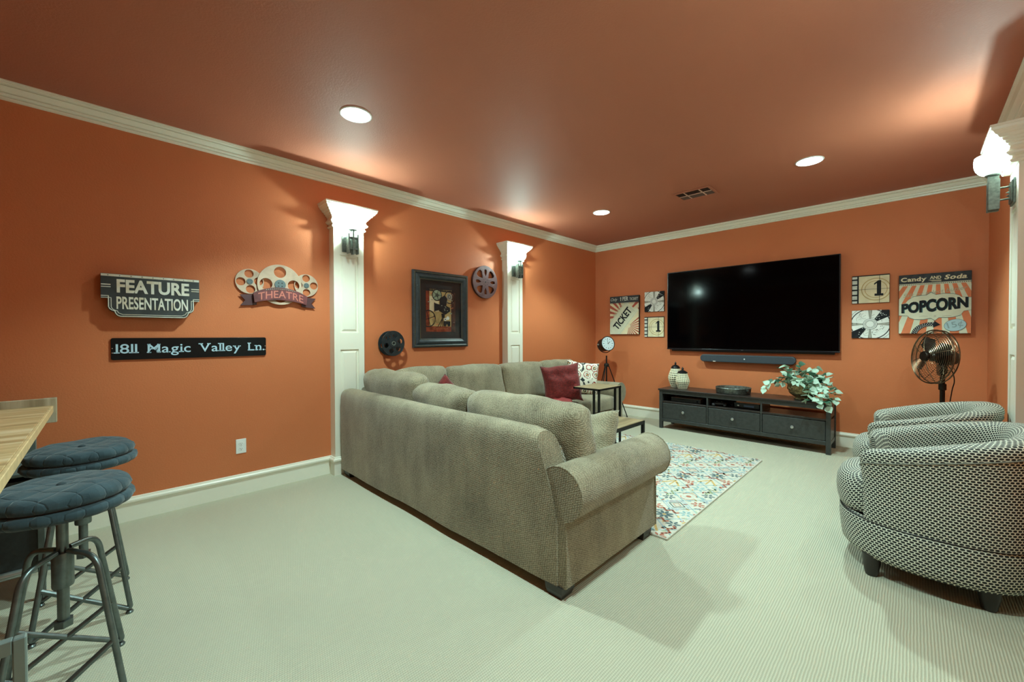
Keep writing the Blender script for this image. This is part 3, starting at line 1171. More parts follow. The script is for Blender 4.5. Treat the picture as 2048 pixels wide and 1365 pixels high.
# ------------------------------------------------------------------ barrel armchairs
def sup(phi, a, b, e=2.5):
    c, s = math.cos(phi), math.sin(phi)
    k = (abs(c / a) ** e + abs(s / b) ** e) ** (-1 / e)
    return c * k, s * k
def make_chair(name, label, cx, cy, rz=0.0, a=.336):
    t = thing(name, label, 'armchair', (cx, cy, 0), rz, group='black and white barrel armchairs')
    b = .372          # half depth (x), half width (y); faces -x
    # shell
    PM = R(134)
    rows_n, cols = 26, 72
    def top(phi):
        k = (math.cos(phi) + .70) / 1.70
        k = max(0, min(1, k))
        return .640 + .165 * (k ** .85)
    # profile of the upholstered wall: (radial offset, height as fraction or absolute)
    rows = []
    prof = []
    def prof_at(zt):
        P = [(.000, .300), (.004, .34), (.005, .42), (.008, .50), (.014, zt - .12), (.026, zt - .06), (.032, zt - .030), (.030, zt - .010), (.018, zt + .004), (-.020, zt + .012), (-.060, zt + .008), (-.088, zt - .008), (-.102, zt - .035), (-.108, zt - .08), (-.112, .46), (-.112, .36)]
        return P
    npf = len(prof_at(.7))
    for r in range(npf):
        row = []
        for j in range(cols + 1):
            phi = -PM + 2 * PM * j / cols
            x, y = sup(phi, a, b)
            L = math.hypot(x, y)
            o, z = prof_at(top(phi))[r]
            # arm fronts: round the end in
            e = max(0.0, (abs(phi) - (PM - R(9))) / R(9))
            sh = 1 - .0 * e
            if e > 0:
                mid = -.045
                o = mid + (o - mid) * math.sqrt(max(0, 1 - e * e * .92))
                if z > .36:
                    z = z - .028 * e * e * (1 if z > .5 else .3)
            f = (L + o) / L
            row.append((x * f, y * f, z))
        rows.append(row)
    o = grid('shell', rows, M_NET, t)
    # close the two arm fronts
    for j in (0, cols):
        mbs = MB()
        pts = [rows[r][j] for r in range(npf)]
        half = npf // 2
        vs = pts
        fs = []
        for k in range(half):
            q = (k, k + 1, npf - 2 - k, npf - 1 - k)
            if len(set(q)) >= 3:
                fs.append(tuple(dict.fromkeys(q)))
        me = bpy.data.meshes.new('arm_front')
        me.from_pydata(vs, [], fs)
        uvl = me.uv_layers.new(name='UVMap')
        for lp in me.loops:
            v = vs[lp.vertex_index]
            uvl.data[lp.index].uv = (v[0] * .7 + v[1] * .7, v[2])
        link('arm_front', me, M_NET, t, 'all')
    # welt along the outer top edge
    wp = [Vector(rows[5][j]) + Vector((0, 0, .001)) for j in range(cols + 1)]
    g_ = MB(); g_.tube(wp, .004, 6); g_.build('welt', mat('pale_welt', (120, 122, 112), .8), t, 'all')
    # base drum
    def plan_ring(scale_f, z, front=0.0, n=72):
        out = []
        for j in range(n):
            phi = 2 * PI * j / n
            x, y = sup(phi, a, b, 2.35)
            if x < -.12:
                x *= 1 + front * min(1, (-x - .12) / .12)
            out.append((x * scale_f, y * scale_f, z))
        return out
    rows2 = [plan_ring(.90, .098, -.06), plan_ring(.965, .104, -.02), plan_ring(.992, .125, .0), plan_ring(1.0, .17, .01), plan_ring(1.006, .24, .02), plan_ring(1.006, .280, .02), plan_ring(.995, .298, .01), plan_ring(.95, .302, .0)]
    grid('base', rows2, M_NET, t, closed=True)
    g_ = MB(); g_.loft([plan_ring(.93, .0985, -.05), plan_ring(.93, .1005, -.05)]); g_.build('underside', M_BLACK, t)
    g_ = MB(); g_.tube([Vector(p) for p in plan_ring(.998, .297, .015)], .004, 6, closed=True); g_.build('base_welt', M_BLACK, t, 'all')
    # seat cushion
    def seat_ring(f, z):
        out = []
        for j in range(72):
            phi = 2 * PI * j / 72
            x, y = sup(phi, a, b, 2.5)
            if x > -.20:
                k = .70
            else:
                k = .70
            x2, y2 = x * (.70 if x > 0 else 1.0), y * .70
            if x < -.17:
                u = min(1, (-x - .17) / .12)
                y2 = y * (.70 + .22 * u)
                x2 = x * (1.0 + .045 * u)
            out.append((x2 * f, y2 * f, z))
        return out
    rows3 = [seat_ring(.2, .306), seat_ring(.93, .304), seat_ring(.985, .315), seat_ring(1.005, .345), seat_ring(1.02, .395), seat_ring(1.012, .445), seat_ring(.98, .480), seat_ring(.92, .503), seat_ring(.8, .515), seat_ring(.6, .522), seat_ring(.35, .526), seat_ring(.05, .527)]
    grid('seat_cushion', rows3, M_NET, t, closed=True)
    lo_ = a - .336
    for x, y in ((-.19 - lo_, -.27), (-.19 - lo_, .27), (.20 - lo_ * .6, -.26), (.20 - lo_ * .6, .26)):
        MB().lathe([(.022, 0), (.027, .01), (.036, .06), (.040, .115), (0, .115)], 20, Matrix.Translation((x, y, 0))).build('leg', M_DARKLEG, t, True)
    return t
make_chair('barrel_armchair', 'black and white net-patterned barrel armchair nearest the camera', 3.878, -2.755, 0.0, .366)
make_chair('barrel_armchair', 'black and white net-patterned barrel armchair farther back by the fan', 3.845, -1.86)

# ------------------------------------------------------------------ tables in front of the sofa
def steel_table(name, label, x0, x1, y0, y1, h, tk, leg, top_m, legx=None):
    t = thing(name, label, 'table', ((x0 + x1) / 2, (y0 + y1) / 2, 0))
    hx, hy = (x1 - x0) / 2, (y1 - y0) / 2
    legx = legx or (-hx + leg / 2, hx - leg / 2)
    MB().box(-hx + .006, hx - .006, -hy + .006, hy - .006, h - tk * .7, h, .002).build('table_top', top_m, t)
    b = MB()
    e = .016
    b.box(-hx, hx, -hy, -hy + e, h - tk, h - .003).box(-hx, hx, hy - e, hy, h - tk, h - .003).box(-hx, -hx + e, -hy, hy, h - tk, h - .003).box(hx - e, hx, -hy, hy, h - tk, h - .003)
    b.build('steel_edge', M_BLACKMETAL, t)
    for lx in legx:
        for sy in (-1, 1):
            x, y = lx, sy * (hy - leg / 2)
            box('leg', x - leg / 2, x + leg / 2, y - leg / 2, y + leg / 2, .013, h - tk, M_BLACKMETAL, t)
    b = MB()
    for sy in (-1, 1):
        y = sy * (hy - leg / 2)
        b.box(-hx + leg, hx - leg, y - leg / 2, y + leg / 2, .013, .013 + leg)
    b.build('foot_rail', M_BLACKMETAL, t)
    return t
steel_table('nesting_table', 'tall narrow nesting table with wood top and dark steel legs', 1.125, 1.46, -2.17, -1.72, .69, .022, .020, M_COFFEE, (.095, .157))
steel_table('coffee_table', 'low wood-topped coffee table with dark steel frame on the rug', 1.50, 1.93, -2.90, -2.09, .42, .035, .028, M_COFFEE)
# ------------------------------------------------------------------ tv bench and what stands on it
BX0, BX1, BY0, BY1 = 1.345, 3.215, -.545, -.105
BZ = .535
bench = thing('tv_bench', 'long black-brown TV bench with three drawers below open shelves', 'tv stand', ((BX0 + BX1) / 2, (BY0 + BY1) / 2, 0))
bcx, bcy = (BX0 + BX1) / 2, (BY0 + BY1) / 2
def bb(name, x0, x1, y0, y1, z0, z1, m=M_BENCH, bev=.002, par=bench):
    return box(name, x0 - bcx, x1 - bcx, y0 - bcy, y1 - bcy, z0, z1, m, par, bev, 1)
bb('bench_top', BX0, BX1, BY0, BY1, BZ - .022, BZ, M_BENCHTOP, .004)
lx0, lx1, ly0, ly1 = BX0 + .012, BX1 - .012, BY0 + .014, BY1 - .012
for x in (lx0, lx1 - .042):
    for y in (ly0, ly1 - .042):
        bb('leg', x, x + .042, y, y + .042, 0, BZ - .022)
bb('apron', lx0 + .042, lx1 - .042, ly0 + .004, ly0 + .022, .470, BZ - .022)
bb('bottom_rail', lx0 + .042, lx1 - .042, ly0 + .004, ly0 + .022, .095, .138)
bb('shelf', lx0 + .01, lx1 - .01, ly0 + .008, ly1 - .02, .352, .372, M_BENCHTOP)
bb('bottom_panel', lx0 + .01, lx1 - .01, ly0 + .022, ly1 - .02, .105, .118)
for x in (lx0 + .010, lx1 - .024):
    bb('side_panel', x, x + .014, ly0 + .042, ly1 - .042, .105, BZ - .03)
for x in (lx0 + .006, lx1 - .022):
    bb('side_rail', x, x + .016, ly0 + .042, ly1 - .042, .090, .13)
dv = (1.975, 2.567)
for x in dv:
    bb('divider', x - .009, x + .009, ly0 + .006, ly1 - .03, .118, BZ - .022)
xs = [lx0 + .042, dv[0] - .009, dv[0] + .009, dv[1] - .009, dv[1] + .009, lx1 - .042]
for k in range(3):
    x0, x1 = xs[2 * k] + .004, xs[2 * k + 1] - .004
    d = bb('drawer', x0, x1, ly0 + .006, ly0 + .34, .142, .346, M_BENCH, .003)
    cx = (x0 + x1) / 2 - bcx
    MB().lathe([(.008, 0), (.008, .012), (.016, .016), (.018, .022), (.014, .030), (0, .033)], 20, Matrix.Translation((cx, ly0 + .006 - bcy, .247)) @ Matrix.Rotation(PI / 2, 4, 'X')).build('knob', M_KNOB, d, True)
bb('back_strip', lx0 + .03, 2.2, ly1 - .022, ly1 - .016, .118, .50)

# media boxes on the shelf
def dev(name, label, x0, x1, y0, y1, h, m, extras):
    t = thing(name, label, 'media player', ((x0 + x1) / 2, (y0 + y1) / 2, .3725))
    hx, hy = (x1 - x0) / 2, (y1 - y0) / 2
    MB().box(-hx, hx, -hy, hy, .004, h, .004).build('case', m, t)
    for sx in (-1, 1):
        for sy in (-1, 1):
            MB().lathe([(.012, 0), (.012, .005)], 10, Matrix.Translation((sx * (hx - .03), sy * (hy - .03), 0))).build('rubber_foot', M_SLOT, t)
    for (nm, a, b, c, d, mm) in extras:
        MB().box(a, b, -hy - .003, -hy + .001, c, d, .001).build(nm, mm, t)
    return t
M_DEVTOP = mat('copper_brown_gloss', (70, 44, 32), .22)
dev('disc_player', 'slim black disc player with brown glossy top in left bench bay', 1.50, 1.88, -.48, -.20, .058, M_DEVTOP, [('front_panel', -.188, .188, .006, .052, M_BLACK), ('disc_slot', -.12, .05, .034, .040, M_SLOT), ('power_button', .14, .16, .02, .034, M_KNOB)])
dev('receiver_box', 'flat black receiver with small display in middle bench bay', 2.26, 2.53, -.44, -.22, .066, M_BLACK, [('display', -.03, .08, .022, .044, mat('dim_display', (70, 90, 120), .3)), ('panel_button', -.10, -.08, .026, .040, M_KNOB)])
def pad_ctl(x, y, rz, label):
    t = thing('game_controller', label, 'controller', (x, y, .3725), rz, 'game controllers')
    M_CT = mat('dark_controller', (36, 36, 40), .4)
    soft_box('body', (0, 0, .026), (.075, .038, .02), .019, M_CT, t, n=6)
    for s in (-1, 1):
        soft_box('grip', (s * .062, -.040, .020), (.020, .040, .018), .017, M_CT, t, n=5)
        MB().lathe([(.006, .040), (.006, .052), (.012, .054), (.012, .058), (0, .059)], 14, Matrix.Translation((s * .026, -.010, 0))).build('thumbstick', M_BLACK, t, True)
        MB().lathe([(.012, .040), (.013, .046), (0, .047)], 14, Matrix.Translation((s * .05, .010, 0))).build('button_pad', M_KNOB, t, True)
pad_ctl(2.085, -.42, R(15), 'dark game controller at the left of the middle bench bay')
pad_ctl(2.175, -.27, R(-20), 'dark game controller beside the receiver in the middle bench bay')

# beaded lanterns
def lantern(name, label, x, y, prof, lid, n=20):
    t = thing(name, label, 'lantern', (x, y, BZ), group='beaded lanterns')
    b = bmesh.new()
    rings = []
    for r, z in prof:
        rings.append([b.verts.new((r * math.cos(2 * PI * (j + .5) / n), r * math.sin(2 * PI * (j + .5) / n), z)) for j in range(n)])
    for i in range(len(rings) - 1):
        for j in range(n):
            q = [rings[i][j], rings[i][(j + 1) % n], rings[i + 1][(j + 1) % n], rings[i + 1][j]]
            c = sum((v.co for v in q), Vector()) / 4
            k = [b.verts.new(c + (v.co - c) * .64) for v in q]
            d = [b.verts.new((c + (v.co - c) * .52) * Vector((.96, .96, 1))) if False else b.verts.new(((c + (v.co - c) * .55).x * .95, (c + (v.co - c) * .55).y * .95, (c + (v.co - c) * .55).z)) for v in q]
            for a in range(4):
                b.faces.new((q[a], q[(a + 1) % 4], k[(a + 1) % 4], k[a]))
                b.faces.new((k[a], k[(a + 1) % 4], d[(a + 1) % 4], d[a]))
            f = b.faces.new(d)
            f.material_index = 1
    b.faces.new(list(reversed(rings[0])))
    me = bpy.data.meshes.new('beaded_body')
    b.to_mesh(me); b.free()
    link('beaded_body', me, [M_IVORY, M_BLACK], t)
    MB().lathe(lid, 24).build('lid', M_BLACKMETAL, t, True)
    return t
lantern('beaded_lantern', 'taller ivory beaded lantern with black domed lid, rear of the two', 1.438, -.195,
        [(.060, 0), (.070, .030), (.080, .060), (.090, .090), (.098, .120), (.094, .150), (.086, .180), (.076, .210), (.064, .240), (.056, .262)],
        [(.058, .258), (.060, .266), (.052, .282), (.036, .298), (.014, .308), (.008, .314), (.014, .326), (.011, .336), (.004, .344), (.002, .356), (0, .357)])
lantern('beaded_lantern', 'shorter ivory beaded lantern with black lid, front of the two', 1.585, -.315,
        [(.058, 0), (.068, .025), (.077, .050), (.086, .075), (.092, .098), (.087, .122), (.080, .146), (.072, .170), (.066, .192), (.062, .212)],
        [(.064, .208), (.066, .216), (.050, .230), (.034, .240), (.016, .246), (.012, .256), (.016, .266), (.012, .276), (.005, .284), (.002, .294), (0, .295)])

# round galvanised tray
t = thing('round_tray', 'round dark galvanised metal tray with small ring handles', 'tray', (2.215, -.325, BZ))
MB().lathe([(0, .002), (.186, .002), (.190, .006), (.196, .066), (.200, .070), (.197, .074), (.192, .070), (.186, .010), (0, .008)], 48, cap=False).build('tray_body', M_GALV, t, True)
for a in (R(-25), R(155)):
    c = Vector((math.cos(a) * .200, math.sin(a) * .200, .050))
    MB().box(c.x - .012, c.x + .012, c.y - .008, c.y + .008, .044, .066, .003).build('handle_mount', M_GALV, t)
    tg = Vector((-math.sin(a), math.cos(a), 0))
    nr = Vector((math.cos(a), math.sin(a), 0))
    pts = [c + nr * .008 + tg * (.030 * math.cos(k * 2 * PI / 20)) + Vector((0, 0, -.006 + .022 * math.sin(k * 2 * PI / 20))) for k in range(20)]
    MB().tube(pts, .003, 6, closed=True).build('ring_handle', M_BLACKMETAL, t, 'all')

# potted plant
pt = thing('potted_plant', 'silvery green leafy artificial plant trailing from an embossed brass bowl', 'plant', (2.935, -.325, BZ))
MB().lathe([(0, 0), (.088, 0), (.092, .008), (.080, .018), (.078, .026), (.100, .036), (.128, .060), (.140, .082), (.138, .094), (.146, .100), (.150, .150), (.156, .168), (.162, .172), (.162, .180), (.152, .180), (.146, .150), (.12, .14), (0, .14)], 48, cap=False).build('brass_bowl', M_BRASS, pt, True)
b = MB()
for k in range(22):
    a = 2 * PI * k / 22
    b.box(-.004, .004, -.012, .012, -.02, .02, .003, 1, Matrix.Translation((.1475 * math.cos(a), .1475 * math.sin(a), .125)) @ Matrix.Rotation(a, 4, 'Z') @ Matrix.Rotation(R(38 if k % 2 else -38), 4, 'X'))
b.build('embossing', M_BRASS, pt)
def leaf_mesh(name, m):
    vs, fs = [], []
    n = 7
    for i in range(n + 1):
        u = i / n
        wdt = .54 * (math.sin(PI * min(1, u * 1.02) ** .75)) * (1 - .25 * u)
        if i == n: wdt = .0
        for s, k in ((-1, 0), (0, 1), (1, 2)):
            vs.append((s * wdt, u * 1.0, abs(s) * .10 - .10 * u * u))
    for i in range(n):
        for k in range(2):
            a = i * 3 + k
            fs.append((a, a + 1, a + 4, a + 3))
    me = bpy.data.meshes.new(name)
    me.from_pydata(vs, [], fs)
    me.materials.append(m)
    me.polygons.foreach_set('use_smooth', [True] * len(me.polygons))
    return me
LM = [leaf_mesh('leaf', M_LEAF), leaf_mesh('leaf_dark', M_LEAFD)]
rd = random.Random(21)
# trailing stems: end points relative to the bowl (x right, y toward wall is +, z up)
stems = [((-.02, -.02, .17), (-.12, -.03, .30), (-.20, -.06, .40)), ((-.05, -.02, .17), (-.20, -.04, .24), (-.34, -.08, .20), (-.44, -.12, .10)),
         ((-.03, .0, .17), (-.10, .02, .30), (-.06, .03, .43)), ((.02, -.03, .17), (.08, -.04, .30), (.16, -.05, .40)),
         ((.06, -.04, .17), (.20, -.08, .24), (.30, -.12, .16), (.34, -.15, .02)), ((.06, -.06, .17), (.16, -.14, .20), (.22, -.20, .08), (.24, -.22, -.03)),
         ((.03, -.05, .17), (.08, -.13, .21), (.12, -.19, .10), (.10, -.22, .0)), ((.0, -.05, .17), (-.02, -.12, .24), (-.06, -.16, .22)),
         ((.05, .0, .17), (.16, .02, .28), (.26, .02, .30)), ((.08, -.02, .17), (.26, -.05, .26), (.38, -.10, .14), (.40, -.12, .02)),
         ((-.06, -.04, .17), (-.16, -.08, .22), (-.26, -.10, .16)), ((0, 0, .17), (.02, -.02, .30), (.05, -.04, .36)), ((-.04, -.06, .17), (-.10, -.10, .26), (-.18, -.10, .30)), ((.04, -.06, .17), (.06, -.10, .26), (.10, -.12, .30)),
         ((-.02, -.08, .17), (-.04, -.14, .23), (.0, -.18, .20)), ((.02, -.08, .17), (.06, -.15, .24), (.14, -.17, .24)), ((-.08, -.02, .17), (-.16, -.02, .27), (-.24, -.04, .34)), ((.08, -.06, .17), (.18, -.10, .27), (.28, -.14, .27)), ((-.02, .02, .17), (0, .03, .28), (-.03, .02, .34)), ((.08, -.04, .17), (.20, -.12, .19), (.30, -.18, .07), (.33, -.2, -.05))]
for s in stems:
    pts = bez([(a * .74 - (.01 if a < 0 else 0), b_ - (.07 if c_ < .12 else 0), .17 + (c_ - .17) * .86) for a, b_, c_ in s], 6)
    MB().tube(pts, .0022, 5).build('stem', M_STEM, pt, 'all')
    L = 0
    acc = 0.0
    for i in range(2, len(pts)):
        acc += (pts[i] - pts[i - 1]).length
        last = i == len(pts) - 1
        if acc > .030 or last:
            acc = 0
            for side in ((-1, 1) if not last else (0,)):
                lf = bpy.data.objects.new('leaf', LM[0] if rd.random() < .80 else LM[1])
                C.objects.link(lf)
                lf.parent = pt
                d = (pts[i] - pts[i - 1]).normalized()
                yaw = math.atan2(d.y, d.x) - PI / 2 + side * R(rd.uniform(50, 85)) + rd.uniform(-.3, .3)
                sc_l = rd.uniform(.052, .078)
                lf.matrix_local = Matrix.Translation(pts[i]) @ Matrix.Rotation(yaw, 4, 'Z') @ Matrix.Rotation(rd.uniform(-1.1, .5), 4, 'X') @ Matrix.Rotation(rd.uniform(-1.1, 1.1), 4, 'Y') @ Matrix.Diagonal((sc_l, sc_l, sc_l, 1))

# ------------------------------------------------------------------ television and soundbar
tv = thing('television', 'huge black flat-screen television mounted on the back wall', 'television', mtx=BW(2.248, 1.606))
MB().box(-.98, .98, -.551, .551, .040, .080, .004).build('cabinet', M_BEZEL, tv)
MB().box(-.93, .93, -.575, .50, .012, .040, .006).build('rear_body', M_BLACK, tv)
MB().box(-.3, .3, -.2, .2, 0, .014).build('wall_mount', M_BLACKMETAL, tv)
MB().box(-.968, .968, -.532, .541, .0795, .0812).build('screen', M_SCREEN, tv)
MB().box(-.98, .98, -.551, -.538, .079, .0825, .001).build('bottom_bezel', mat('bezel_gloss', (18, 22, 30), .15), tv)
MB().box(-.012, .012, -.548, -.541, .082, .0832).build('brand_badge', mat('badge_grey', (90, 92, 96), .3, .6), tv)
sb = thing('soundbar', 'slim charcoal soundbar with rounded ends mounted below the television', 'soundbar', mtx=BW(2.277, .948))
ol = []
hw, hh, rr = .543, .048, .046
for cx_, cy_, a0 in ((hw - rr, hh - rr, 0), (-hw + rr, hh - rr, 90), (-hw + rr, -hh + rr, 180), (hw - rr, -hh + rr, 270)):
    for k in range(9):
        a = R(a0 + k * 90 / 8)
        ol.append((cx_ + rr * math.cos(a), cy_ + rr * math.sin(a)))
plate('grille', [ol], .064, M_SBAR, sb, .008, .030, True)
plate('rear_shell', [[(x * .99, y * .96) for x, y in ol]], .034, M_BLACK, sb, .004, 0, True)
plate('logo_badge', [circ(0, 0, .010, 4, a0=PI / 4)], .002, mat('badge_white', (220, 226, 226), .4), sb, 0, .094)
plate('indicator_light', [circ(-.36, -.040, .02, 16, .004)], .002, M_WHITE, sb, 0, .0925)

# ------------------------------------------------------------------ tripod clock
ck = thing('tripod_clock', 'spotlight-shaped clock on a dark metal tripod in the corner', 'clock', (.44, -.37, 0))
for a in (R(38), R(158), R(278)):
    d = Vector((math.cos(a), math.sin(a), 0))
    MB().tube([d * .03 + Vector((0, 0, .80)), d * .31 + Vector((0, 0, .012))], .0075, 8).build('leg', M_BLACKMETAL, ck, True)
    MB().lathe([(.012, 0), (.012, .012), (.008, .018)], 10, Matrix.Translation(d * .31)).build('foot', M_BLACK, ck)
MB().lathe([(.034, .775), (.038, .785), (.038, .815), (.030, .825), (.015, .83)], 20).build('hub', M_BLACKMETAL, ck, True)
MB().tube([(0, 0, .45), (0, 0, .945)], .011, 12).build('pole', M_BLACKMETAL, ck, True)
fz = Vector((.87, -.47, .20)).normalized()
fx = Vector((0, 0, 1)).cross(fz).normalized()
fy = fz.cross(fx)
FM = Matrix((fx, fy, fz)).transposed().to_4x4()
FM.translation = Vector((-.02, .0, 1.118))
hd = bpy.data.objects.new('clock_head', None)
def hpart(name, mb, m, smooth=True):
    bmesh.ops.transform(mb.bm, matrix=FM, verts=mb.bm.verts)
    return mb.build(name, m, ck, smooth)
bpy.data.objects.remove(hd)
hpart('drum', MB().lathe([(0, -.12), (.06, -.118), (.085, -.105), (.098, -.08), (.104, .06), (.112, .066), (.114, .084), (.108, .090), (.104, .084), (.104, .078), (0, .078)], 40, cap=False), M_BLACKMETAL)
hpart('dial', MB().lathe([(0, .079), (.103, .079), (.103, .081), (0, .081)], 40), mat('clock_dial', (205, 216, 220), .35), False)
for k in range(12):
    a = k * PI / 6
    L = .009 if k % 3 else .013
    hpart('hour_mark', MB().box(-.0035, .0035, .078 - L, .078 + L * .5, .0812, .0822, 0, 1, Matrix.Rotation(a, 4, 'Z')), M_BLACKMETAL, False)
hpart('hour_hand', MB().box(-.003, .003, -.008, .046, .0825, .084, 0, 1, Matrix.Rotation(R(-55), 4, 'Z')), M_BLACK, False)
hpart('minute_hand', MB().box(-.002, .002, -.012, .070, .0845, .0855, 0, 1, Matrix.Rotation(R(8), 4, 'Z')), M_BLACK, False)
hpart('centre_cap', MB().lathe([(.006, .082), (.006, .087), (0, .088)], 12), M_BLACK)
pts = [(.125 * math.cos(a), .125 * math.sin(a), -.02) for a in [R(180 + k * 9) for k in range(21)]]
hpart('yoke', MB().tube(pts, .006, 8), M_BLACKMETAL)
for s in (-1, 1):
    hpart('pivot_knob', MB().lathe([(.012, 0), (.014, .006), (.012, .02), (0, .022)], 14, Matrix.Translation((s * .105, 0, -.02)) @ Matrix.Rotation(s * PI / 2, 4, 'Y')), M_KNOB)

# ------------------------------------------------------------------ pedestal fan
fan = thing('pedestal_fan', 'bronze pedestal fan with round wire grille in the right corner', 'fan', (3.992, -.60, 0))
MB().lathe([(0, 0), (.17, 0), (.175, .01), (.16, .024), (.06, .038), (.03, .06), (.018, .09)], 36).build('base', M_BRONZED, fan, True)
MB().tube([(0, 0, .05), (0, 0, .90)], .017, 16).build('pole', M_BRONZED, fan, True)
MB().lathe([(.019, .76), (.026, .765), (.026, .815), (.019, .82)], 20).build('height_collar', M_BRONZED, fan, True)
MB().lathe([(.018, .90), (.030, .91), (.034, .95), (.026, .99), (.018, 1.01)], 20).build('neck', M_BRONZED, fan, True)
fz = Vector((-.84, -.54, .08)).normalized()
fx = Vector((0, 0, 1)).cross(fz).normalized()
fy = fz.cross(fx)
GM = Matrix((fx, fy, fz)).transposed().to_4x4()
GM.translation = Vector((0, 0, 1.052))
def fpart(name, mb, m, smooth=True):
    bmesh.ops.transform(mb.bm, matrix=GM, verts=mb.bm.verts)
    return mb.build(name, m, fan, smooth)
fpart('motor_housing', MB().lathe([(0, -.105), (.03, -.103), (.055, -.09), (.066, -.06), (.068, -.01), (.060, .02), (.03, .03), (0, .03)], 30, cap=False), M_BRONZED)
RG = .238
def ring_pts(r, z, n=48):
    return [(r * math.cos(2 * PI * k / n), r * math.sin(2 * PI * k / n), z) for k in range(n)]
b = MB()
for k in range(13):
    r = .055 + (RG - .055) * (k + .5) / 13
    z = .135 - .050 * (r / RG) ** 2.2
    b.tube(ring_pts(r, z, 40), .0017, 4, closed=True)
fpart('front_grille', b, M_BRONZE)
b = MB()
for k in range(10):
    r = .07 + (RG - .07) * (k + .5) / 10
    z = .0 + .040 * (r / RG) ** 2
    b.tube(ring_pts(r, z, 40), .0017, 4, closed=True)
fpart('rear_grille', b, M_BRONZE)
fpart('grille_rim', MB().tube(ring_pts(RG, .080, 56), .0055, 8, closed=True).tube(ring_pts(RG - .002, .045, 56), .0045, 8, closed=True), M_BRONZE)
for k in range(8):
    a = k * PI / 4 + .3
    d = Vector((math.cos(a), math.sin(a), 0))
    fpart('spoke', MB().tube([d * .04 + Vector((0, 0, .137)), d * .14 + Vector((0, 0, .123)), d * RG + Vector((0, 0, .082))], .0024, 6), M_BRONZE)
    fpart('rear_spoke', MB().tube([d * .06 + Vector((0, 0, .0)), d * .15 + Vector((0, 0, .014)), d * RG + Vector((0, 0, .046))], .0022, 6), M_BRONZE)
fpart('grille_badge', MB().lathe([(.046, .130), (.046, .142), (.040, .150), (0, .154)], 28), M_BRONZED)
fpart('blade_hub', MB().lathe([(.040, .05), (.042, .085), (.03, .098), (0, .10)], 24), M_BRONZED)
for k in range(4):
    a0 = k * PI / 2 + .55
    vs, fs = [], []
    for i in range(9):
        u = i / 8
        r = .035 + .170 * u
        wd = R(10) + R(13) * math.sin(PI * min(1, u * .82 + .1))
        for j in range(5):
            v = -1 + j / 2
            e = 1 - .25 * max(0, u - .75) / .25 * v * v
            an = a0 + wd * v * (1.0 if u < .9 else .8)
            vs.append((r * e * math.cos(an), r * e * math.sin(an), .070 + .020 * v))
    for i in range(8):
        for j in range(4):
            q = i * 5 + j
            fs.append((q, q + 1, q + 6, q + 5))
    fpart('blade', MB().raw(vs, fs), mat('dark_blade', (44, 38, 32), .3, .6))
cord = bez([(.02, .03, 1.0), (.06, .06, .93), (.075, .07, .84), (.06, .08, .74), (.04, .06, .50), (.05, .08, .10), (.10, .20, .012), (.20, .40, .012)], 6)
MB().tube(cord, .004, 6).build('power_cord', M_BLACK, fan, 'all')
# ------------------------------------------------------------------ signs on the left wall
M_SIGN = mat('sign_charcoal', (48, 54, 56), .5, var=.35, vscale=9)
M_SIGNW = mat('sign_worn_white', (224, 228, 218), .5, var=.12, vscale=16, col2=(208, 200, 176))
fs_ = thing('marquee_sign', 'dark marquee-shaped box sign lettered FEATURE PRESENTATION', 'sign', mtx=LW(-5.593, 1.531))
half = [(.255, .141), (.255, -.016), (.222, -.016), (.222, -.078), (.216, -.094), (.204, -.104), (.192, -.108), (.188, -.122), (.178, -.134), (.162, -.141)]
ol = half + [(-x, y) for x, y in reversed(half)]
plate('sign_box', [ol], .078, M_SIGN, fs_, .002, .0)
g = Print()
g.rect(-.253, .253, .124, .139, M_SIGNW)
for k in range(9):
    g.disc(-.22 + k * .055, .1315, .0035, INK, n=8, layer=False)
for s in (-1, 1):
    g.rect(min(s * .253, s * .208), max(s * .253, s * .208), .066, .073, M_SIGNW)
    g.rect(min(s * .253, s * .208), max(s * .253, s * .208), .052, .057, M_SIGNW)
def inset(d):
    h = [(.253, -.008 - d), (.215 - d, -.008 - d), (.215 - d, -.076), (.210 - d, -.088), (.198 - d, -.098), (.186 - d, -.102), (.182 - d, -.116 + d * .3), (.173 - d, -.127 + d), (.160 - d, -.133 + d)]
    return h + [(-x, y) for x, y in reversed(h)]
g.line(inset(-.004), .005, M_SIGNW)
g.line(inset(.008), .0035, M_SIGNW)
g.text('FEATURE', -.180, .196, .018, .108, M_SIGNW, bold=.035)
g.text('PRESENTATION', -.182, .188, -.090, -.006, M_SIGNW, bold=.022)
g.build('lettering', fs_, .078)

ad = thing('address_sign', 'long black glossy plaque reading 1811 Magic Valley Ln.', 'sign', mtx=LW(-5.349, 1.176))
rr, hw, hh = .012, .455, .074
ol = []
for cx_, cy_, a0 in ((hw - rr, hh - rr, 0), (-hw + rr, hh - rr, 90), (-hw + rr, -hh + rr, 180), (hw - rr, -hh + rr, 270)):
    for k in range(6):
        a = R(a0 + k * 18)
        ol.append((cx_ + rr * math.cos(a), cy_ + rr * math.sin(a)))
plate('plaque', [ol], .012, mat('gloss_black_plaque', (15, 22, 24), .2, spec=.22), ad, .001, 0)
g = Print()
wl = []
g.serif('1811 Magic Valley Ln.', -.443, .443, -.030, .036, mat('pale_blue_letters', (176, 206, 222), .4), bold=.007, gap=.085, space=.44, words=wl)
for pr in wl:
    pr.build('lettering', ad, .012)
for s in (-1, 1):
    for v in (-.026, .004):
        plate('screw', [circ(s * .4485, v, .003, 10)], .002, M_KNOB, ad, 0, .0115)

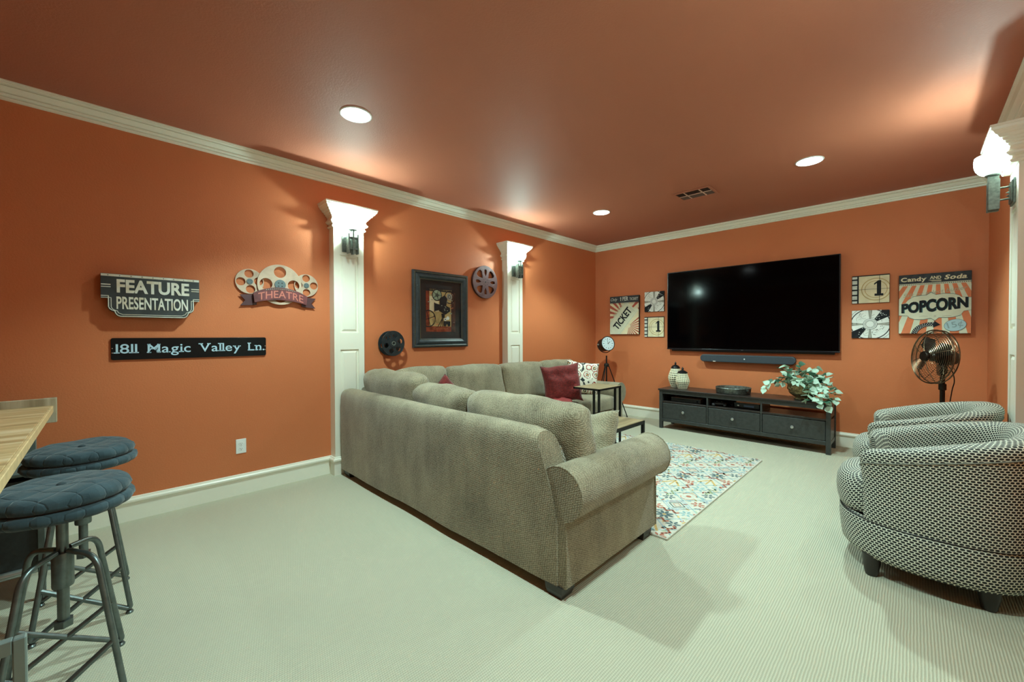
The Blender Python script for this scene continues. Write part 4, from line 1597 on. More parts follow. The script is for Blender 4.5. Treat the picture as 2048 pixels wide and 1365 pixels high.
# theatre sign with three reels and a ribbon
th = thing('theatre_sign', 'cut-out theatre sign with three cream film reels and a burgundy ribbon', 'sign', mtx=LW(-4.789, 1.690))
M_REELC = mat('cream_reel', (188, 164, 142), .55, var=.12, vscale=14)
M_HUB = mat('grey_hub', (96, 110, 112), .45, .3)
M_RIB = mat('burgundy_ribbon', (104, 52, 54), .45, var=.35, vscale=14)
M_RIBT = mat('ribbon_lettering', (196, 112, 96), .5)
def reel2(cx, cy, r, hr, hd, z, a0, nm='reel', hubr=.22):
    hs = [circ(cx + hd * math.cos(a0 + k * PI / 2), cy + hd * math.sin(a0 + k * PI / 2), hr, 24) for k in range(4)]
    o = plate(nm, [circ(cx, cy, r, 56)] + hs, .010, M_REELC, th, .0015, z)
    h = plate('hub', [circ(cx, cy, r * hubr, 28)], .006, M_HUB, o, .001, z + .010)
    for k in range(4):
        a = PI / 4 + k * PI / 2
        plate('hub_hole', [circ(cx + r * .11 * math.cos(a), cy + r * .11 * math.sin(a), r * .032, 10)], .0008, M_SLOT, o, 0, z + .0158)
reel2(-.216, .010, .100, .032, .062, .006, .08)
reel2(.211, .013, .098, .031, .062, .006, .02)
reel2(0, 0, .168, .046, .104, .020, PI / 2, hubr=.25)
def arc(u, mid, drop): return mid - drop * (u / .207) ** 2
top_ = [(-.200 + .41 * k / 16, arc(-.200 + .41 * k / 16, -.024, .062)) for k in range(17)]
bot_ = [(-.192 + .394 * k / 16, arc(-.192 + .394 * k / 16, -.130, .034)) for k in range(17)]
for s in (-1, 1):
    plate('ribbon_tail', [[(s * .170, -.092), (s * .288, -.098), (s * .250, -.142), (s * .284, -.186), (s * .170, -.176)]], .006, mat('dark_ribbon', (74, 40, 44), .5), th, .001, .014)
rb = plate('ribbon', [top_ + list(reversed(bot_))], .010, M_RIB, th, .0015, .036)
g = Print()
g.text('THEATRE', -.165, .175, -.112, -.052, M_RIBT, bold=.004, warp=lambda x, y: (x, y - .045 * (x / .207) ** 2))
for k in range(15):
    u = -.105 + .21 * k / 14
    g.disc(u, arc(u, -.037, .05), .004, SAGE, n=8)
g.build('lettering', th, .046)

# ------------------------------------------------------------------ outlet
ou = thing('wall_outlet', 'white duplex wall outlet low on the left wall', 'outlet', mtx=LW(-5.075, .384))
MB().box(-.035, .035, -.0575, .0575, 0, .006, .003).build('cover_plate', M_WHITE, ou)
for v in (-.0205, .0205):
    r_ = plate('receptacle', [circ(0, v, .0165, 24, .0145)], .002, M_WHITE, ou, .0005, .0055)
    for u, w_, h_ in ((-.006, .0022, .008), (.006, .0022, .0065)):
        MB().box(u - w_ / 2, u + w_ / 2, v - .001, v - .001 + h_, .0072, .0079).build('slot', M_SLOT, r_)
    MB().lathe([(.0025, 0), (.0025, .0005)], 10, Matrix.Translation((0, v - .008, .0073))).build('slot', M_SLOT, r_)
MB().lathe([(.003, 0), (.003, .001)], 10, Matrix.Translation((0, 0, .006))).build('screw', M_KNOB, ou)

# ------------------------------------------------------------------ reels and framed print
br = thing('film_reel', 'burgundy wall reel with petal cut-outs beside the second pilaster', 'wall decor', mtx=LW(-2.499, 1.922))
M_BURG = mat('burgundy_metal', (112, 84, 86), .45, .2, var=.12, vscale=14)
def petal(a, r0, r1, w0, w1):
    """rounded hole between radii r0..r1 about angle a"""
    P = [(r0, -w0 * .3), (r0 - .006, 0), (r0, w0 * .3), (r1 - .045, w1), (r1 - .018, w1 * 1.02), (r1 - .004, w1 * .72), (r1, 0), (r1 - .004, -w1 * .72), (r1 - .018, -w1 * 1.02), (r1 - .045, -w1)]
    Q = bez([Vector((x, y, 0)) for x, y in P + [P[0]]], 4)[:-1]
    return [(p.x * math.cos(a) - p.y * math.sin(a), p.x * math.sin(a) + p.y * math.cos(a)) for p in Q]
holes = [petal(PI / 4 + k * PI / 2, .075, .170, .028, .042) for k in range(4)] + [petal(k * PI / 2, .080, .155, .012, .018) for k in range(4)]
plate('front_disc', [circ(0, 0, .202, 72)] + holes, .014, M_BURG, br, .003, .026)
plate('rear_disc', [circ(0, 0, .198, 72), circ(0, 0, .17, 60)], .026, mat('burgundy_dark', (52, 34, 36), .6), br, .002, 0)
plate('hub_bolt', [circ(0, 0, .009, 16)], .002, M_SLOT, br, 0, .0396)
for k in range(8):
    a = k * PI / 4
    plate('hub_bolt', [circ(.040 * math.cos(a), .040 * math.sin(a), .0042, 10)], .0015, M_SLOT, br, 0, .0396)

kr = thing('film_reel', 'small black double-sided film reel standing off the wall above the sofa', 'wall decor', mtx=LW(-3.790, 1.184))
M_BREEL = mat('blackened_reel', (34, 42, 46), .45, .4, var=.25, vscale=20)
hs = [circ(.078 * math.cos(R(75) + k * PI / 3), .078 * math.sin(R(75) + k * PI / 3), .025, 24) for k in range(6)]
plate('rear_disc', [circ(0, 0, .122, 56)] + hs, .006, M_BREEL, kr, .001, .020)
plate('front_disc', [circ(0, 0, .124, 56)] + hs, .006, M_BREEL, kr, .001, .094)
MB().tube([(.123 * math.cos(2 * PI * k / 56), .123 * math.sin(2 * PI * k / 56), .098) for k in range(56)], .004, 6, closed=True).build('rolled_rim', M_BREEL, kr, 'all')
MB().tube([(.121 * math.cos(2 * PI * k / 56), .121 * math.sin(2 * PI * k / 56), .023) for k in range(56)], .004, 6, closed=True).build('rolled_rim', M_BREEL, kr, 'all')
MB().lathe([(.036, .0), (.036, .094)], 32).build('core', M_BREEL, kr, True)
plate('hub', [circ(0, 0, .042, 32), circ(0, 0, .014, 20)], .008, M_BREEL, kr, .001, .098)
plate('hub_ring', [circ(0, 0, .022, 24), circ(0, 0, .013, 20)], .006, M_PEWTER, kr, .001, .104)
for k in range(3):
    a = R(30) + k * 2 * PI / 3
    plate('keyhole', [circ(.031 * math.cos(a), .031 * math.sin(a), .005, 12)], .001, M_SLOT, kr, 0, .1062)

pf = thing('framed_print', 'vintage movie projector collage print in a wide black frame', 'picture', mtx=LW(-3.147, 1.550))
FW, FH = .372, .418
prof = [(0, .004), (0, .030), (.012, .036), (.024, .034), (.030, .030), (.050, .040), (.066, .040), (.080, .030), (.086, .026), (.096, .022), (.096, .006)]
for side in range(4):
    b = MB()
    hx, hy = (FW, FH) if side % 2 == 0 else (FH, FW)
    rgA = [(-hx + d, -hy + d, z) for d, z in prof]
    rgB = [(hx - d, -hy + d, z) for d, z in prof]
    b.loft([rgA, rgB], True, True, Matrix.Rotation(side * PI / 2, 4, 'Z'))
    b.build('frame_rail', M_FRAMEB, pf)
def beadline(d, z, w_):
    hx, hy = FW - d, FH - d
    b = MB()
    for (x0, y0, x1, y1) in ((-hx, -hy, hx, -hy), (hx, -hy, hx, hy), (hx, hy, -hx, hy), (-hx, hy, -hx, -hy)):
        L = math.hypot(x1 - x0, y1 - y0)
        n = int(L / .022)
        for k in range(n):
            t0, t1 = (k + .15) / n, (k + .85) / n
            xa, ya, xb, yb = x0 + (x1 - x0) * t0, y0 + (y1 - y0) * t0, x0 + (x1 - x0) * t1, y0 + (y1 - y0) * t1
            b.box(min(xa, xb) - w_, max(xa, xb) + w_, min(ya, yb) - w_, max(ya, yb) + w_, z - .001, z + .0015)
    return b
beadline(.018, .036, .0018).build('gilt_edge', M_GOLDTRIM, pf)
beadline(.090, .0265, .0018).build('gilt_edge', M_GOLDTRIM, pf)
MB().box(-.285, .285, -.335, .335, .004, .010).build('mat_board', M_MATB, pf)
AW, AH = .200, .245
g = Print((-AW, AW, -AH, AH))
g.rect(-AW, AW, -AH, AH, RUST)
g.rect(-.155, .14, -.185, .205, TANP)
g.rect(-.155, -.03, -.02, .15, CREAM)
g.rect(.14, AW, -AH, AH, mat('print_dark_rust', (70, 36, 28), .7, var=.5, vscale=30))
g.rect(-AW, AW, .205, AH, INK)
for k in range(14):
    g.rect(-.15 + k * .022, -.138 + k * .022, .215, .232, TANP, layer=False)
g.rect(-.13, .13, -.225, -.19, RUST)
g.text('CINEMA', -.10, .10, -.222, -.197, mat('print_ember', (150, 84, 48), .7), bold=.01)
rdp = random.Random(2)
for k in range(26):
    x, y = rdp.uniform(-.19, .17), rdp.uniform(-.18, .2)
    g.rect(x, x + rdp.uniform(.008, .03), y, y + rdp.uniform(.004, .012), rdp.choice((ORANGE, CREAM, RUST, SAGE, GREY)), layer=False)
g.disc(-.055, .165, .060, SAGE); g.ring(-.055, .165, .066, .010, INK); g.ring(-.055, .165, .02, .006, INK)
for k in range(5):
    a = k * 2 * PI / 5
    g.line([(-.055, .165), (-.055 + .06 * math.cos(a), .165 + .06 * math.sin(a))], .006, INK, layer=False)
g.ring(.120, .150, .075, .011, INK); g.disc(.115, .155, .04, GREY); g.ring(.115, .155, .02, .006, INK)
g.poly([(-.02, .13), (.05, .17), (.085, .13), (.07, .05), (.12, .03), (.125, -.01), (.06, -.05), (.02, -.035), (-.03, -.01), (-.02, .05)], INK)
g.poly([(-.085, .075), (-.02, .06), (-.02, .0), (-.085, -.015)], INK)
g.rect(-.095, -.082, -.02, .08, INK)
for k in range(8):
    x, y = rdp.uniform(-.01, .09), rdp.uniform(-.03, .14)
    g.rect(x, x + .014, y, y + .008, GREY, layer=False)
g.poly([(.0, -.04), (.05, -.04), (.045, -.09), (.01, -.09)], INK)
for x in (-.045, -.012, .02):
    g.line([(.02, -.085), (x, -.19)], .008, INK, layer=False)
g.ring(-.17, -.10, .095, .012, INK, n=30)
for k in range(4):
    a = k * PI / 2 + .3
    g.line([(-.17, -.10), (-.17 + .09 * math.cos(a), -.10 + .09 * math.sin(a))], .007, INK, layer=False)
g.disc(.055, -.105, .018, WHITE, n=14); g.disc(.09, -.09, .022, WHITE, n=14); g.disc(.055, -.105, .008, INK, n=10)
g.rect(.03, .125, -.16, -.125, INK); g.disc(.05, -.165, .02, INK, n=14); g.disc(.105, -.165, .02, INK, n=14)
g.text('light 2', -.11, -.03, -.16, -.10, mat('print_sepia', (140, 112, 70), .7))
g.build('collage_print', pf, .0102)
MB().box(-.276, .276, -.326, .326, .0165, .0175).build('glazing', None, pf)
gl = bpy.data.objects[[o.name for o in pf.children if o.name.startswith('glazing')][0]]
gm = bpy.data.materials.new('clear_picture_glass'); gm.use_nodes = True
_t = gm.node_tree
_t.nodes.remove(_t.nodes['Principled BSDF'])
_tr = _t.nodes.new('ShaderNodeBsdfTransparent'); _gl = _t.nodes.new('ShaderNodeBsdfGlossy'); _mx = _t.nodes.new('ShaderNodeMixShader')
_gl.inputs['Roughness'].default_value = .04
_mx.inputs[0].default_value = .025
_t.links.new(_tr.outputs[0], _mx.inputs[1]); _t.links.new(_gl.outputs[0], _mx.inputs[2])
_t.links.new(_mx.outputs[0], _t.nodes['Material Output'].inputs['Surface'])
gl.data.materials.append(gm)

# ------------------------------------------------------------------ canvases on the back wall
def canvas(name, label, cx, cz, hw, hh, th, base, grp=None):
    t = thing(name, label, 'wall art', mtx=BW(cx, cz), group=grp)
    MB().box(-hw, hw, -hh, hh, 0, th, .003, 1).build('stretched_canvas', M_CANVEDGE, t)
    g = Print((-hw + .002, hw - .002, -hh + .002, hh - .002))
    g.rect(-hw, hw, -hh, hh, base)
    g.layer()
    return t, g
# ticket
t, g = canvas('ticket_canvas', 'tall canvas with red rays and a slanted ticket reading TICKET', .553, 1.577, .252, .303, .038, CREAM)
for k in range(5):
    a = R(112 + k * 17)
    g.sector(.02, -.01, .0, .6, a, a + R(8.5), BRICK)
for a in (R(68), R(40), R(20)):
    g.sector(.0, -.02, .0, .6, a, a + R(8), BRICK)
g.layer()
g.sector(.10, -.16, 0, .6, R(-100), R(48), CREAM, n=12)
g.layer()
for k in range(11):
    a = R(-98 + k * 13)
    g.sector(.08, -.17, .03, .6, a, a + R(6.5), BRICK)
a = R(50)
ca, sa = math.cos(a), math.sin(a)
def rot2(x, y, ox=-.02, oy=-.045): return (ox + x * ca - y * sa, oy + x * sa + y * ca)
tick = [(-.33, -.135), (.265, -.135), (.275, -.10), (.235, -.06), (.235, .06), (.275, .10), (.265, .135), (-.33, .135)]
g.poly([rot2(*p) for p in tick], CREAM)
g.poly([rot2(x * .985, y * .965) for x, y in tick], PALE)
for yy in (-.118, .118):
    g.line([rot2(-.30, yy), rot2(.235, yy)], .003, MUTED)
for x in (.205,):
    g.line([rot2(x, -.10), rot2(x, .10)], .003, MUTED)
g.text('ADMIT', -.24, .02, .055, .095, MUTED, rot=a, pivot=None)
g.rect(-.252, .252, .196, .303, SLATE)
g.text('Only', -.235, -.115, .216, .280, LGREY, shear=.3)
g.poly([(-.072, .268), (-.060, .284), (-.050, .284), (-.050, .226), (-.062, .226), (-.062, .270)], LGREY)
g.text('PER', -.025, .075, .226, .290, LGREY, bold=.02)
g.text('TICKET', .095, .240, .228, .270, LGREY, bold=.01)
for k in range(30):
    g.rect(-.245 + k * .0168, -.238 + k * .0168, .182, .190, SLATE, layer=False)
x0, x1, y0, y1 = -.20, .20, -.058, .058
v, f = text_geo('TICKET', .034, 0.0)
xs, ys = [p[0] for p in v], [p[1] for p in v]
vv = [rot2(x0 + (p[0] - min(xs)) / (max(xs) - min(xs)) * (x1 - x0) - .01, y0 + (p[1] - min(ys)) / (max(ys) - min(ys)) * (y1 - y0)) for p in v]
g._geo(vv, f, INK)
g.build('print', t, .038)

def leader(label, cx, cz):
    t, g = canvas('film_leader_canvas', label, cx, cz, .153, .151, .018, CREAM, 'small square film canvases')
    g.rect(-.153, -.095, -.151, .151, INK)
    for k in range(6):
        y = -.165 + k * .056
        g.rect(-.150, -.108, y, y + .040, LGREY)
    g.rect(-.153, .153, .140, .151, INK)
    for r, m in ((.120, TANP), (.112, CREAM), (.092, TANP), (.086, CREAM)):
        pts = [(x, y) for x, y in circ(.045, -.005, r, 40) if x > -.094]
        g.poly(pts, m)
    g.line([(-.095, -.002), (.153, -.002)], .003, INK)
    g.line([(.045 + .028, -.151), (.045 + .028, .151)], .003, INK)
    # slab numeral one
    g.poly([(.052, -.052), (.052, .060), (.030, .040), (.030, .058), (.062, .088), (.086, .088), (.086, -.052)], INK)
    g.rect(.034, .104, -.076, -.052, INK)
    g.build('print', t, .018)
def reelsq(label, cx, cz, flipy=False, s=1):
    t, g = canvas('film_reel_canvas', label, cx, cz, .153, .151, .018, WHITE, 'small square film canvases')
    g.ring(0, 0, .165, .008, INK, n=40)
    g.ring(0, 0, .185, .004, GREY, n=40)
    for a in (0, 90, 180, 270):
        for d in (-3.5, 3.5):
            a0 = R(a + d - 3)
            g.sector(0, 0, .04, .16, a0, a0 + R(6), GREY)
    g.layer()
    for a in (28, 208):
        g.sector(0, 0, .062, .21, R(a), R(a + 30), INK)
    g.layer()
    rdx = random.Random(5)
    for k in range(14):
        a = R(rdx.choice((30, 210)) + rdx.uniform(2, 26))
        r = rdx.uniform(.075, .16)
        g.disc(r * math.cos(a), r * math.sin(a), .005, WHITE, ry=.003, n=6, layer=False)
    for a in (118, 148, 298, 328, 75, 255):
        r = .10
        x, y = r * math.cos(R(a)), r * math.sin(R(a))
        g.ring(x, y, .03, .0025, GREY, n=14, a0=rdx.random() * 6, a1=rdx.random() * 6 + 3)
        g.line([(x - .012, y - .006), (x + .012, y + .008)], .003, GREY, layer=False)
    g.layer()
    for k in range(18):
        a = rdx.random() * 6.28
        r = rdx.uniform(.08, .18)
        g.line([(r * math.cos(a), r * math.sin(a)), (r * math.cos(a + .12), r * math.sin(a + .12))], .003, INK, layer=False)
    g.disc(0, 0, .056, WHITE)
    for r in (.058, .046, .036):
        g.ring(0, 0, r, .003, INK)
    g.build('print', t, .018)
reelsq('small square film reel canvas left of the television, above the countdown', 1.040, 1.762)
leader('small square countdown 1 canvas left of the television, below the reel', 1.038, 1.384)
leader('small square countdown 1 canvas right of the television, above the reel', 3.473, 1.748)
reelsq('small square film reel canvas right of the television, below the countdown', 3.473, 1.370)

# popcorn
HW, HH = .25, .30
t, g = canvas('popcorn_canvas', 'large striped canvas reading Candy and Soda, POPCORN 15 cents', 3.946, 1.565, HW, HH, .048, PALE)
def F(fx, fy): return (-HW + fx * 2 * HW, -HH + fy * 2 * HH)
for k in range(-9, 10):
    a = PI / 2 * 3 + k * R(7.0)
    g.sector(.03, .62, 0, 1.6, a - R(1.9), a + R(1.9), ORANGE, n=2)
g.rect(-HW, HW, HH - .155 * 2 * HH, HH, SLATE)
g.rect(-HW, HW, HH - .19 * 2 * HH, HH - .155 * 2 * HH, PALE)
for k in range(36):
    x = -HW + .004 + k * .0139
    g.rect(x, x + .007, HH - .180 * 2 * HH, HH - .165 * 2 * HH, INK, layer=False)
x, y = F(.03, .885); x2, y2 = F(.40, .955)
g.serif('Candy', x, x2, y, y2, CREAM, bold=.03, gap=.06)
x, y = F(.445, .900); x2, y2 = F(.60, .952)
g.text('AND', x, x2, y, y2, CREAM, bold=.03, rot=R(-3))
for k in range(3):
    x, y = F(.43 + k * .02, .888 - k * .011); x2, y2 = F(.60, .882 - k * .011)
    g.line([(x, y), (x2, y2)], .003, CREAM)
x, y = F(.64, .885); x2, y2 = F(.965, .958)
g.serif('Soda', x, x2, y, y2, CREAM, bold=.03, shear=.22, gap=.06)
x, y = F(.06, .66); x2, y2 = F(.95, .72)
g.text('Salt or select butter', x, x2, y, y2, MUTED, shear=.3, rot=R(7))
def cart(sx=1.0, sy=1.0):
    P = [(0, .49), (.10, .52), (.14, .575), (.22, .625), (.34, .640), (.40, .640), (.465, .685), (.53, .640), (.64, .655), (.76, .645), (.84, .615), (.87, .585), (1.0, .575),
         (1.0, .375), (.90, .36), (.86, .295), (.76, .265), (.66, .262), (.57, .262), (.52, .215), (.46, .255), (.36, .235), (.24, .238), (.16, .270), (.13, .305), (0, .312)]
    c = (.5, .45)
    return [F(c[0] + (p[0] - c[0]) * sx, c[1] + (p[1] - c[1]) * sy) for p in P]
g.poly(cart(1.0, 1.02), TEALP)
g.poly(cart(1.0, .985), PALE)
def pw(px, py):
    u = (px + HW) / (2 * HW)
    yb = -HH + (.345 + .075 * u - .02 * math.sin(PI * u)) * 2 * HH
    hgt = (.150 + .060 * math.sin(PI * u) + .012 * u) * 2 * HH
    return (px, yb + (py) * hgt)
g.text('POPCORN', -HW + .04 * 2 * HW + .004, -HW + .955 * 2 * HW + .004, 0 - .012, 1 - .012, TEALP, bold=.06, warp=pw)
g.text('POPCORN', -HW + .04 * 2 * HW, -HW + .955 * 2 * HW, 0, 1, INK, bold=.045, warp=pw)
for s in (-1, 1):
    x, y = F(.52 + s * .16, .285)
    g.line([(x - .03, y), (x, y + .006), (x + .03, y + .002)], .002, GREY)
x, y = F(.52, .29)
for k in range(6):
    a = k * PI / 3
    g.line([(x, y), (x + .012 * math.cos(a), y + .012 * math.sin(a))], .0015, GREY, layer=False)
# curved polka-dot arrow
def arrow_pt(u, off):
    a = R(178 - u * 96)
    r = .115 + off
    c = F(.47, -.02)
    return (c[0] + r * math.cos(a) * 1.05, c[1] + r * math.sin(a) * .92)
outer = [arrow_pt(k / 14, .020) for k in range(15)]
inner = [arrow_pt(k / 14, -.020) for k in range(15)]
g.poly(outer + list(reversed(inner)), INK)
e0, e1 = arrow_pt(1, .036), arrow_pt(1, -.036)
g.poly([e0, (e0[0] + .040, (e0[1] + e1[1]) / 2 - .004), e1], INK)
g.layer()
for k in range(12):
    for j in (-1, 0, 1):
        p_ = arrow_pt((k + (.5 if j % 2 else 0)) / 12, j * .012)
        g.disc(p_[0], p_[1], .0035, WHITE, n=8, layer=False)
x, y = F(.79, .135)
g.disc(x, y, .075, TEALP, ry=.058, rot=R(15), n=36)
g.disc(x, y, .0725, ICE, ry=.0555, rot=R(15), n=36)
g.text('15¢', x - .052, x + .052, y - .034, y + .034, mat('print_slate_blue', (140, 164, 170), .7), bold=.01, rot=R(14))
g.build('print', t, .048)

# ------------------------------------------------------------------ ceiling vent
ve = thing('ceiling_vent', 'rectangular painted ceiling air vent with dark louvre panels', 'vent', (2.175, -1.468, H))
b = MB()
vx, vy = .190, .142
for (x0, x1, y0, y1) in ((-vx, vx, -vy, -vy + .028), (-vx, vx, vy - .028, vy), (-vx, -vx + .028, -vy + .028, vy - .028), (vx - .028, vx, -vy + .028, vy - .028)):
    b.box(x0, x1, y0, y1, -.010, -.0003, .002, 1)
b.build('frame', M_CEIL, ve)
M_VBAR = mat('vent_bar_paint', (214, 168, 146), .5)
b = MB()
b.box(-vx + .028, vx - .028, -.005, .005, -.010, -.002)
for x in (-.075, .075):
    b.box(x - .005, x + .005, -vy + .028, vy - .028, -.010, -.002)
b.build('cross_bars', M_VBAR, ve)
MB().box(-vx + .02, vx - .02, -vy + .02, vy - .02, -.0015, -.0004).build('duct_opening', M_BLACK, ve)
for cx_, w_ in ((-.12, .036), (0, .066), (.12, .036)):
    for s in (-1, 1):
        for k in range(6):
            tilt = R(38) * s
            y = s * (.020 + k * .0155)
            b = MB()
            b.box(-w_, w_, -.0006, .0006, -.006, .006, 0, 1, Matrix.Translation((cx_, y, -.006)) @ Matrix.Rotation(tilt, 4, 'X'))
            b.build('louvre', mat('vent_louvre', (84, 54, 42), .6), ve)

# ------------------------------------------------------------------ wooden bar table
TX0, TX1, TY0, TY1, TZ = .30, 2.30, -6.95, -6.045, .865
tb = thing('bar_table', 'pale weathered wooden counter-height table with a raised back lip', 'table', ((TX0 + TX1) / 2, (TY0 + TY1) / 2, 0))
tcx, tcy = (TX0 + TX1) / 2, (TY0 + TY1) / 2
def tbx(name, x0, x1, y0, y1, z0, z1, m, bev=.002):
    return box(name, x0 - tcx, x1 - tcx, y0 - tcy, y1 - tcy, z0, z1, m, tb, bev, 1)
n = 9
for k in range(n):
    x0, x1 = TX0 + (TX1 - TX0) * k / n, TX0 + (TX1 - TX0) * (k + 1) / n
    tbx('plank', x0 + .0004, x1 - .0004, TY0, TY1 - .012, TZ - .036, TZ, M_TABLE, .001)
tbx('edge_band', TX0, TX1, TY1 - .012, TY1, TZ - .038, TZ - .001, mat('pale_edge_wood', (206, 176, 130), .5, var=.12, vscale=20))
tbx('back_lip', TX0 - .030, TX0, TY0, TY1 + .012, TZ - .098, TZ + .042, M_TABLE2)
tbx('corner_block', TX0 - .052, TX0 - .030, TY1 - .04, TY1 + .012, TZ - .098, TZ + .042, M_TABLE2)
for x, y in ((.45, -6.12), (2.18, -6.15), (.45, -6.86), (2.18, -6.86)):
    tbx('leg', x - .02, x + .02, y - .02, y + .02, 0, TZ - .036, M_STEEL2)
tbx('steel_rail', .45, 2.18, -6.15, -6.12, TZ - .075, TZ - .037, M_STEEL2)
tbx('steel_rail', .45, 2.18, -6.87, -6.84, TZ - .075, TZ - .037, M_STEEL2)

# trunk under the table
tr = thing('storage_trunk', 'dark panelled trunk with silver metal frame under the wooden table', 'trunk', (.657, -6.30, 0))
hx, hy = .17, .24
for sx in (-1, 1):
    for sy in (-1, 1):
        box('corner_post', sx * hx - .012, sx * hx + .012, sy * hy - .012, sy * hy + .012, 0, .60, M_STEEL2, tr, .002, 1)
for sx in (-1, 1):
    box('side_panel', sx * hx - .006, sx * hx + .006, -hy + .012, hy - .012, .17, .58, mat('dark_grey_panel', (40, 46, 46), .6, var=.15, vscale=60), tr)
    MB().tube([(sx * hx, -hy + .012, .150), (sx * hx, hy - .012, .150)], .020, 12).build('metal_tube', M_CHROME, tr, True)
for sy in (-1, 1):
    box('end_panel', -hx + .012, hx - .012, sy * hy - .006, sy * hy + .006, .17, .58, MATS['dark_grey_panel'], tr)
    MB().tube([(-hx + .012, sy * hy, .150), (hx - .012, sy * hy, .150)], .018, 12).build('metal_tube', M_CHROME, tr, True)
box('trunk_lid', -hx - .012, hx + .012, -hy - .012, hy + .012, .60, .618, M_STEEL2, tr, .004, 1)

# ------------------------------------------------------------------ stools
def make_stool(name, label, x, y, seat_z, collar):
    t = thing(name, label, 'stool', (x, y, 0), group='round swivel bar stools')
    zk = collar[1]
    fx_, fy_ = .180, .150
    def legpath(sx, sy):
        foot_ = Vector((sx * fx_, sy * fy_, .014))
        knee = Vector((sx * .100, sy * .083, zk - .006))
        st = Vector((sx * .018, sy * .015, zk + .004))
        tmid = (zk - .205) / zk
        partner = Vector((sx * (.100 + .080 * tmid), -sy * (.083 + .067 * tmid), .205))
        return fillet([st, knee, foot_, partner], [.06, .022], 7)
    for sx in (-1, 1):
        for sy in (-1, 1):
            MB().tube(legpath(sx, sy), .0095, 10).build('leg', M_STEEL, t, True)
            MB().lathe([(.013, 0), (.014, .006), (.010, .012)], 12, Matrix.Translation((sx * (fx_ - .001), sy * (fy_ - .005), 0))).build('foot_pad', M_STEEL, t, True)
    MB().lathe([(.0155, .255), (.0155, seat_z)], 20).build('threaded_post', M_STEEL, t, True)
    MB().lathe([(.027, collar[0]), (.028, collar[0] + .004), (.028, collar[1] - .004), (.027, collar[1])], 24).build('collar', M_STEEL, t, True)
    MB().lathe([(.026, .245), (.026, .268)], 6).build('stop_nut', M_STEEL, t)
    MB().lathe([(.0, seat_z - .004), (.10, seat_z - .004), (.10, seat_z + .004), (0, seat_z + .004)], 28).build('seat_plate', M_STEEL, t)
    sd = x * 3
    def ring(r, z, dz=0.0, puck=0.0):
        o = []
        for j in range(72):
            a = 2 * PI * j / 72
            k = 1 + puck * .010 * math.sin(a * 18 + sd)
            zz = z + dz * (.5 * noise.noise(Vector((r * 9 * math.cos(a) + sd, r * 9 * math.sin(a), .3))) + .25 * noise.noise(Vector((r * 24 * math.cos(a) + sd, r * 24 * math.sin(a), .9))))
            o.append((r * k * math.cos(a), r * k * math.sin(a), zz))
        return o
    z0 = seat_z
    low = [ring(.02, z0 + .002), ring(.15, z0 + .002), ring(.178, z0 + .006, 0, 1), ring(.188, z0 + .020, 0, 1), ring(.186, z0 + .036, 0, .6), ring(.172, z0 + .042), ring(.12, z0 + .044), ring(.02, z0 + .045)]
    grid('seat_pad', low, make_quilt(), t, closed=True)
    up = [ring(.06, z0 + .044), ring(.160, z0 + .044), ring(.174, z0 + .050, 0, .8), ring(.180, z0 + .064, .006, .5), ring(.175, z0 + .080, .012, .2), ring(.16, z0 + .092, .018), ring(.13, z0 + .099, .022), ring(.09, z0 + .100, .024), ring(.05, z0 + .096, .02), ring(.015, z0 + .090, .01), ring(.002, z0 + .088)]
    grid('quilted_cushion', up, make_quilt(), t, closed=True)
    MB().lathe([(.012, z0 + .088), (.012, z0 + .094), (.006, z0 + .098), (0, z0 + .098)], 14).build('tuft_button', M_PAD, t, True)
    return t
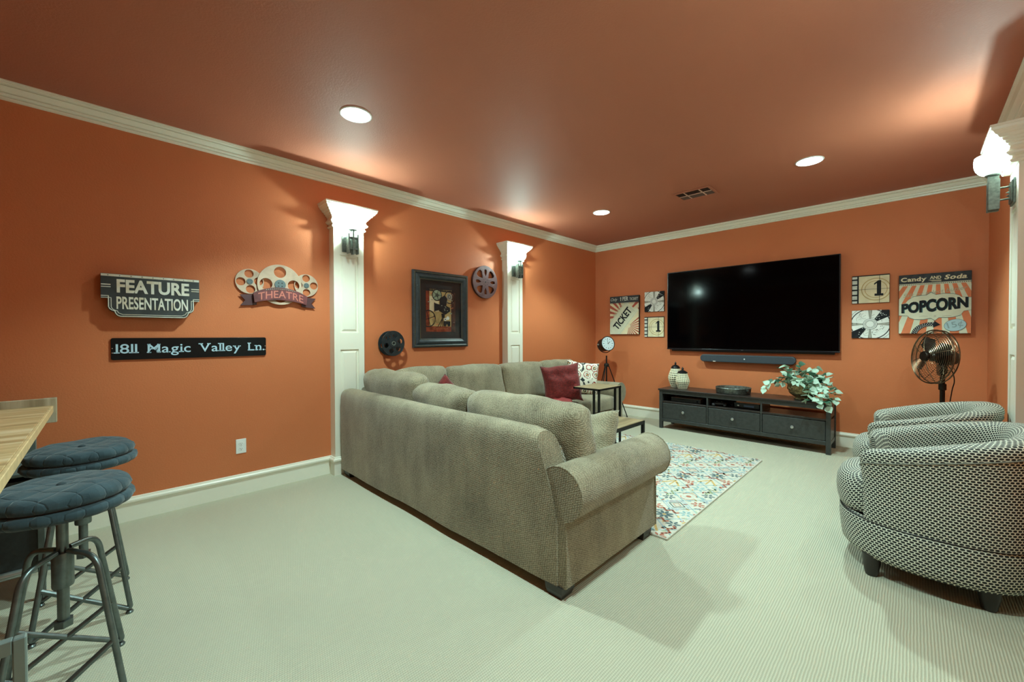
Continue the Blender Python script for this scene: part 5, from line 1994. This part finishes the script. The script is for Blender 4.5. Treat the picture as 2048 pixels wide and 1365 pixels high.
def make_quilt():
    if 'quilted_cotton' in MATS:
        return MATS['quilted_cotton']
    g = NT('quilted_cotton')
    o = g.coord('Object')
    x, y, z = g.sep(o)
    nn = g.math('MULTIPLY', g.math('SUBTRACT', g.noise(o, 6, 2), .5), .02)
    def lines(s):
        d = g.math('ADD', g.math('ADD', x, g.math('MULTIPLY', y, s)), g.math('ADD', nn, 10.0))
        f = g.math('FRACT', g.math('DIVIDE', d, .085))
        return g.math('MINIMUM', f, g.math('SUBTRACT', 1.0, f))
    m = g.math('MINIMUM', lines(1.0), lines(-1.0))
    h = g.ramp(m, [(0.0, (0, 0, 0, 1)), (.05, (.55, .55, .55, 1)), (.30, (1, 1, 1, 1))])
    big = g.noise(o, 14, 3)
    g.put(g.mix(big, lin((40, 54, 61)), lin((68, 86, 94))), g.b.inputs['Base Color'])
    g.b.inputs['Roughness'].default_value = .9
    g.b.inputs['Sheen Weight'].default_value = .2
    g.b.inputs['Specular IOR Level'].default_value = .15
    g.bump(g.math('ADD', h, g.math('MULTIPLY', g.noise(o, 400, 2), .08)), .55, .010)
    return g.m
make_stool('bar_stool', 'round steel swivel stool with quilted dark teal cushion nearest the camera', 1.695, -5.950, .652, (.386, .507))
make_stool('bar_stool', 'round steel swivel stool with dark quilted cushion behind the nearer stool', 1.095, -5.915, .664, (.400, .520))

# ------------------------------------------------------------------ metal chair at the lower left edge
mc = thing('metal_chair', 'grey square-tube metal chair frame cropped at the lower left corner', 'chair', (2.715, -6.13, 0))
tw = .008
M_CH = mat('grey_chair_steel', (120, 136, 134), .4, .35)
for sy in (-1, 1):
    box('back_post', -tw, tw, sy * .18 - tw, sy * .18 + tw, 0, .742, M_CH, mc, .002, 1)
    box('front_leg', .38 - tw, .38 + tw, sy * .18 - tw, sy * .18 + tw, 0, .44, M_CH, mc, .002, 1)
    box('seat_rail', tw, .38 - tw, sy * .18 - tw, sy * .18 + tw, .41, .435, M_CH, mc, .001, 1)
box('top_rail', -tw, tw, -.18 + tw, .18 - tw, .718, .742, M_CH, mc, .001, 1)
box('back_rail', -tw, tw, -.18 + tw, .18 - tw, .642, .662, M_CH, mc, .001, 1)
box('seat', -.02, .40, -.20, .20, .4355, .458, M_TABLE, mc, .006, 2)
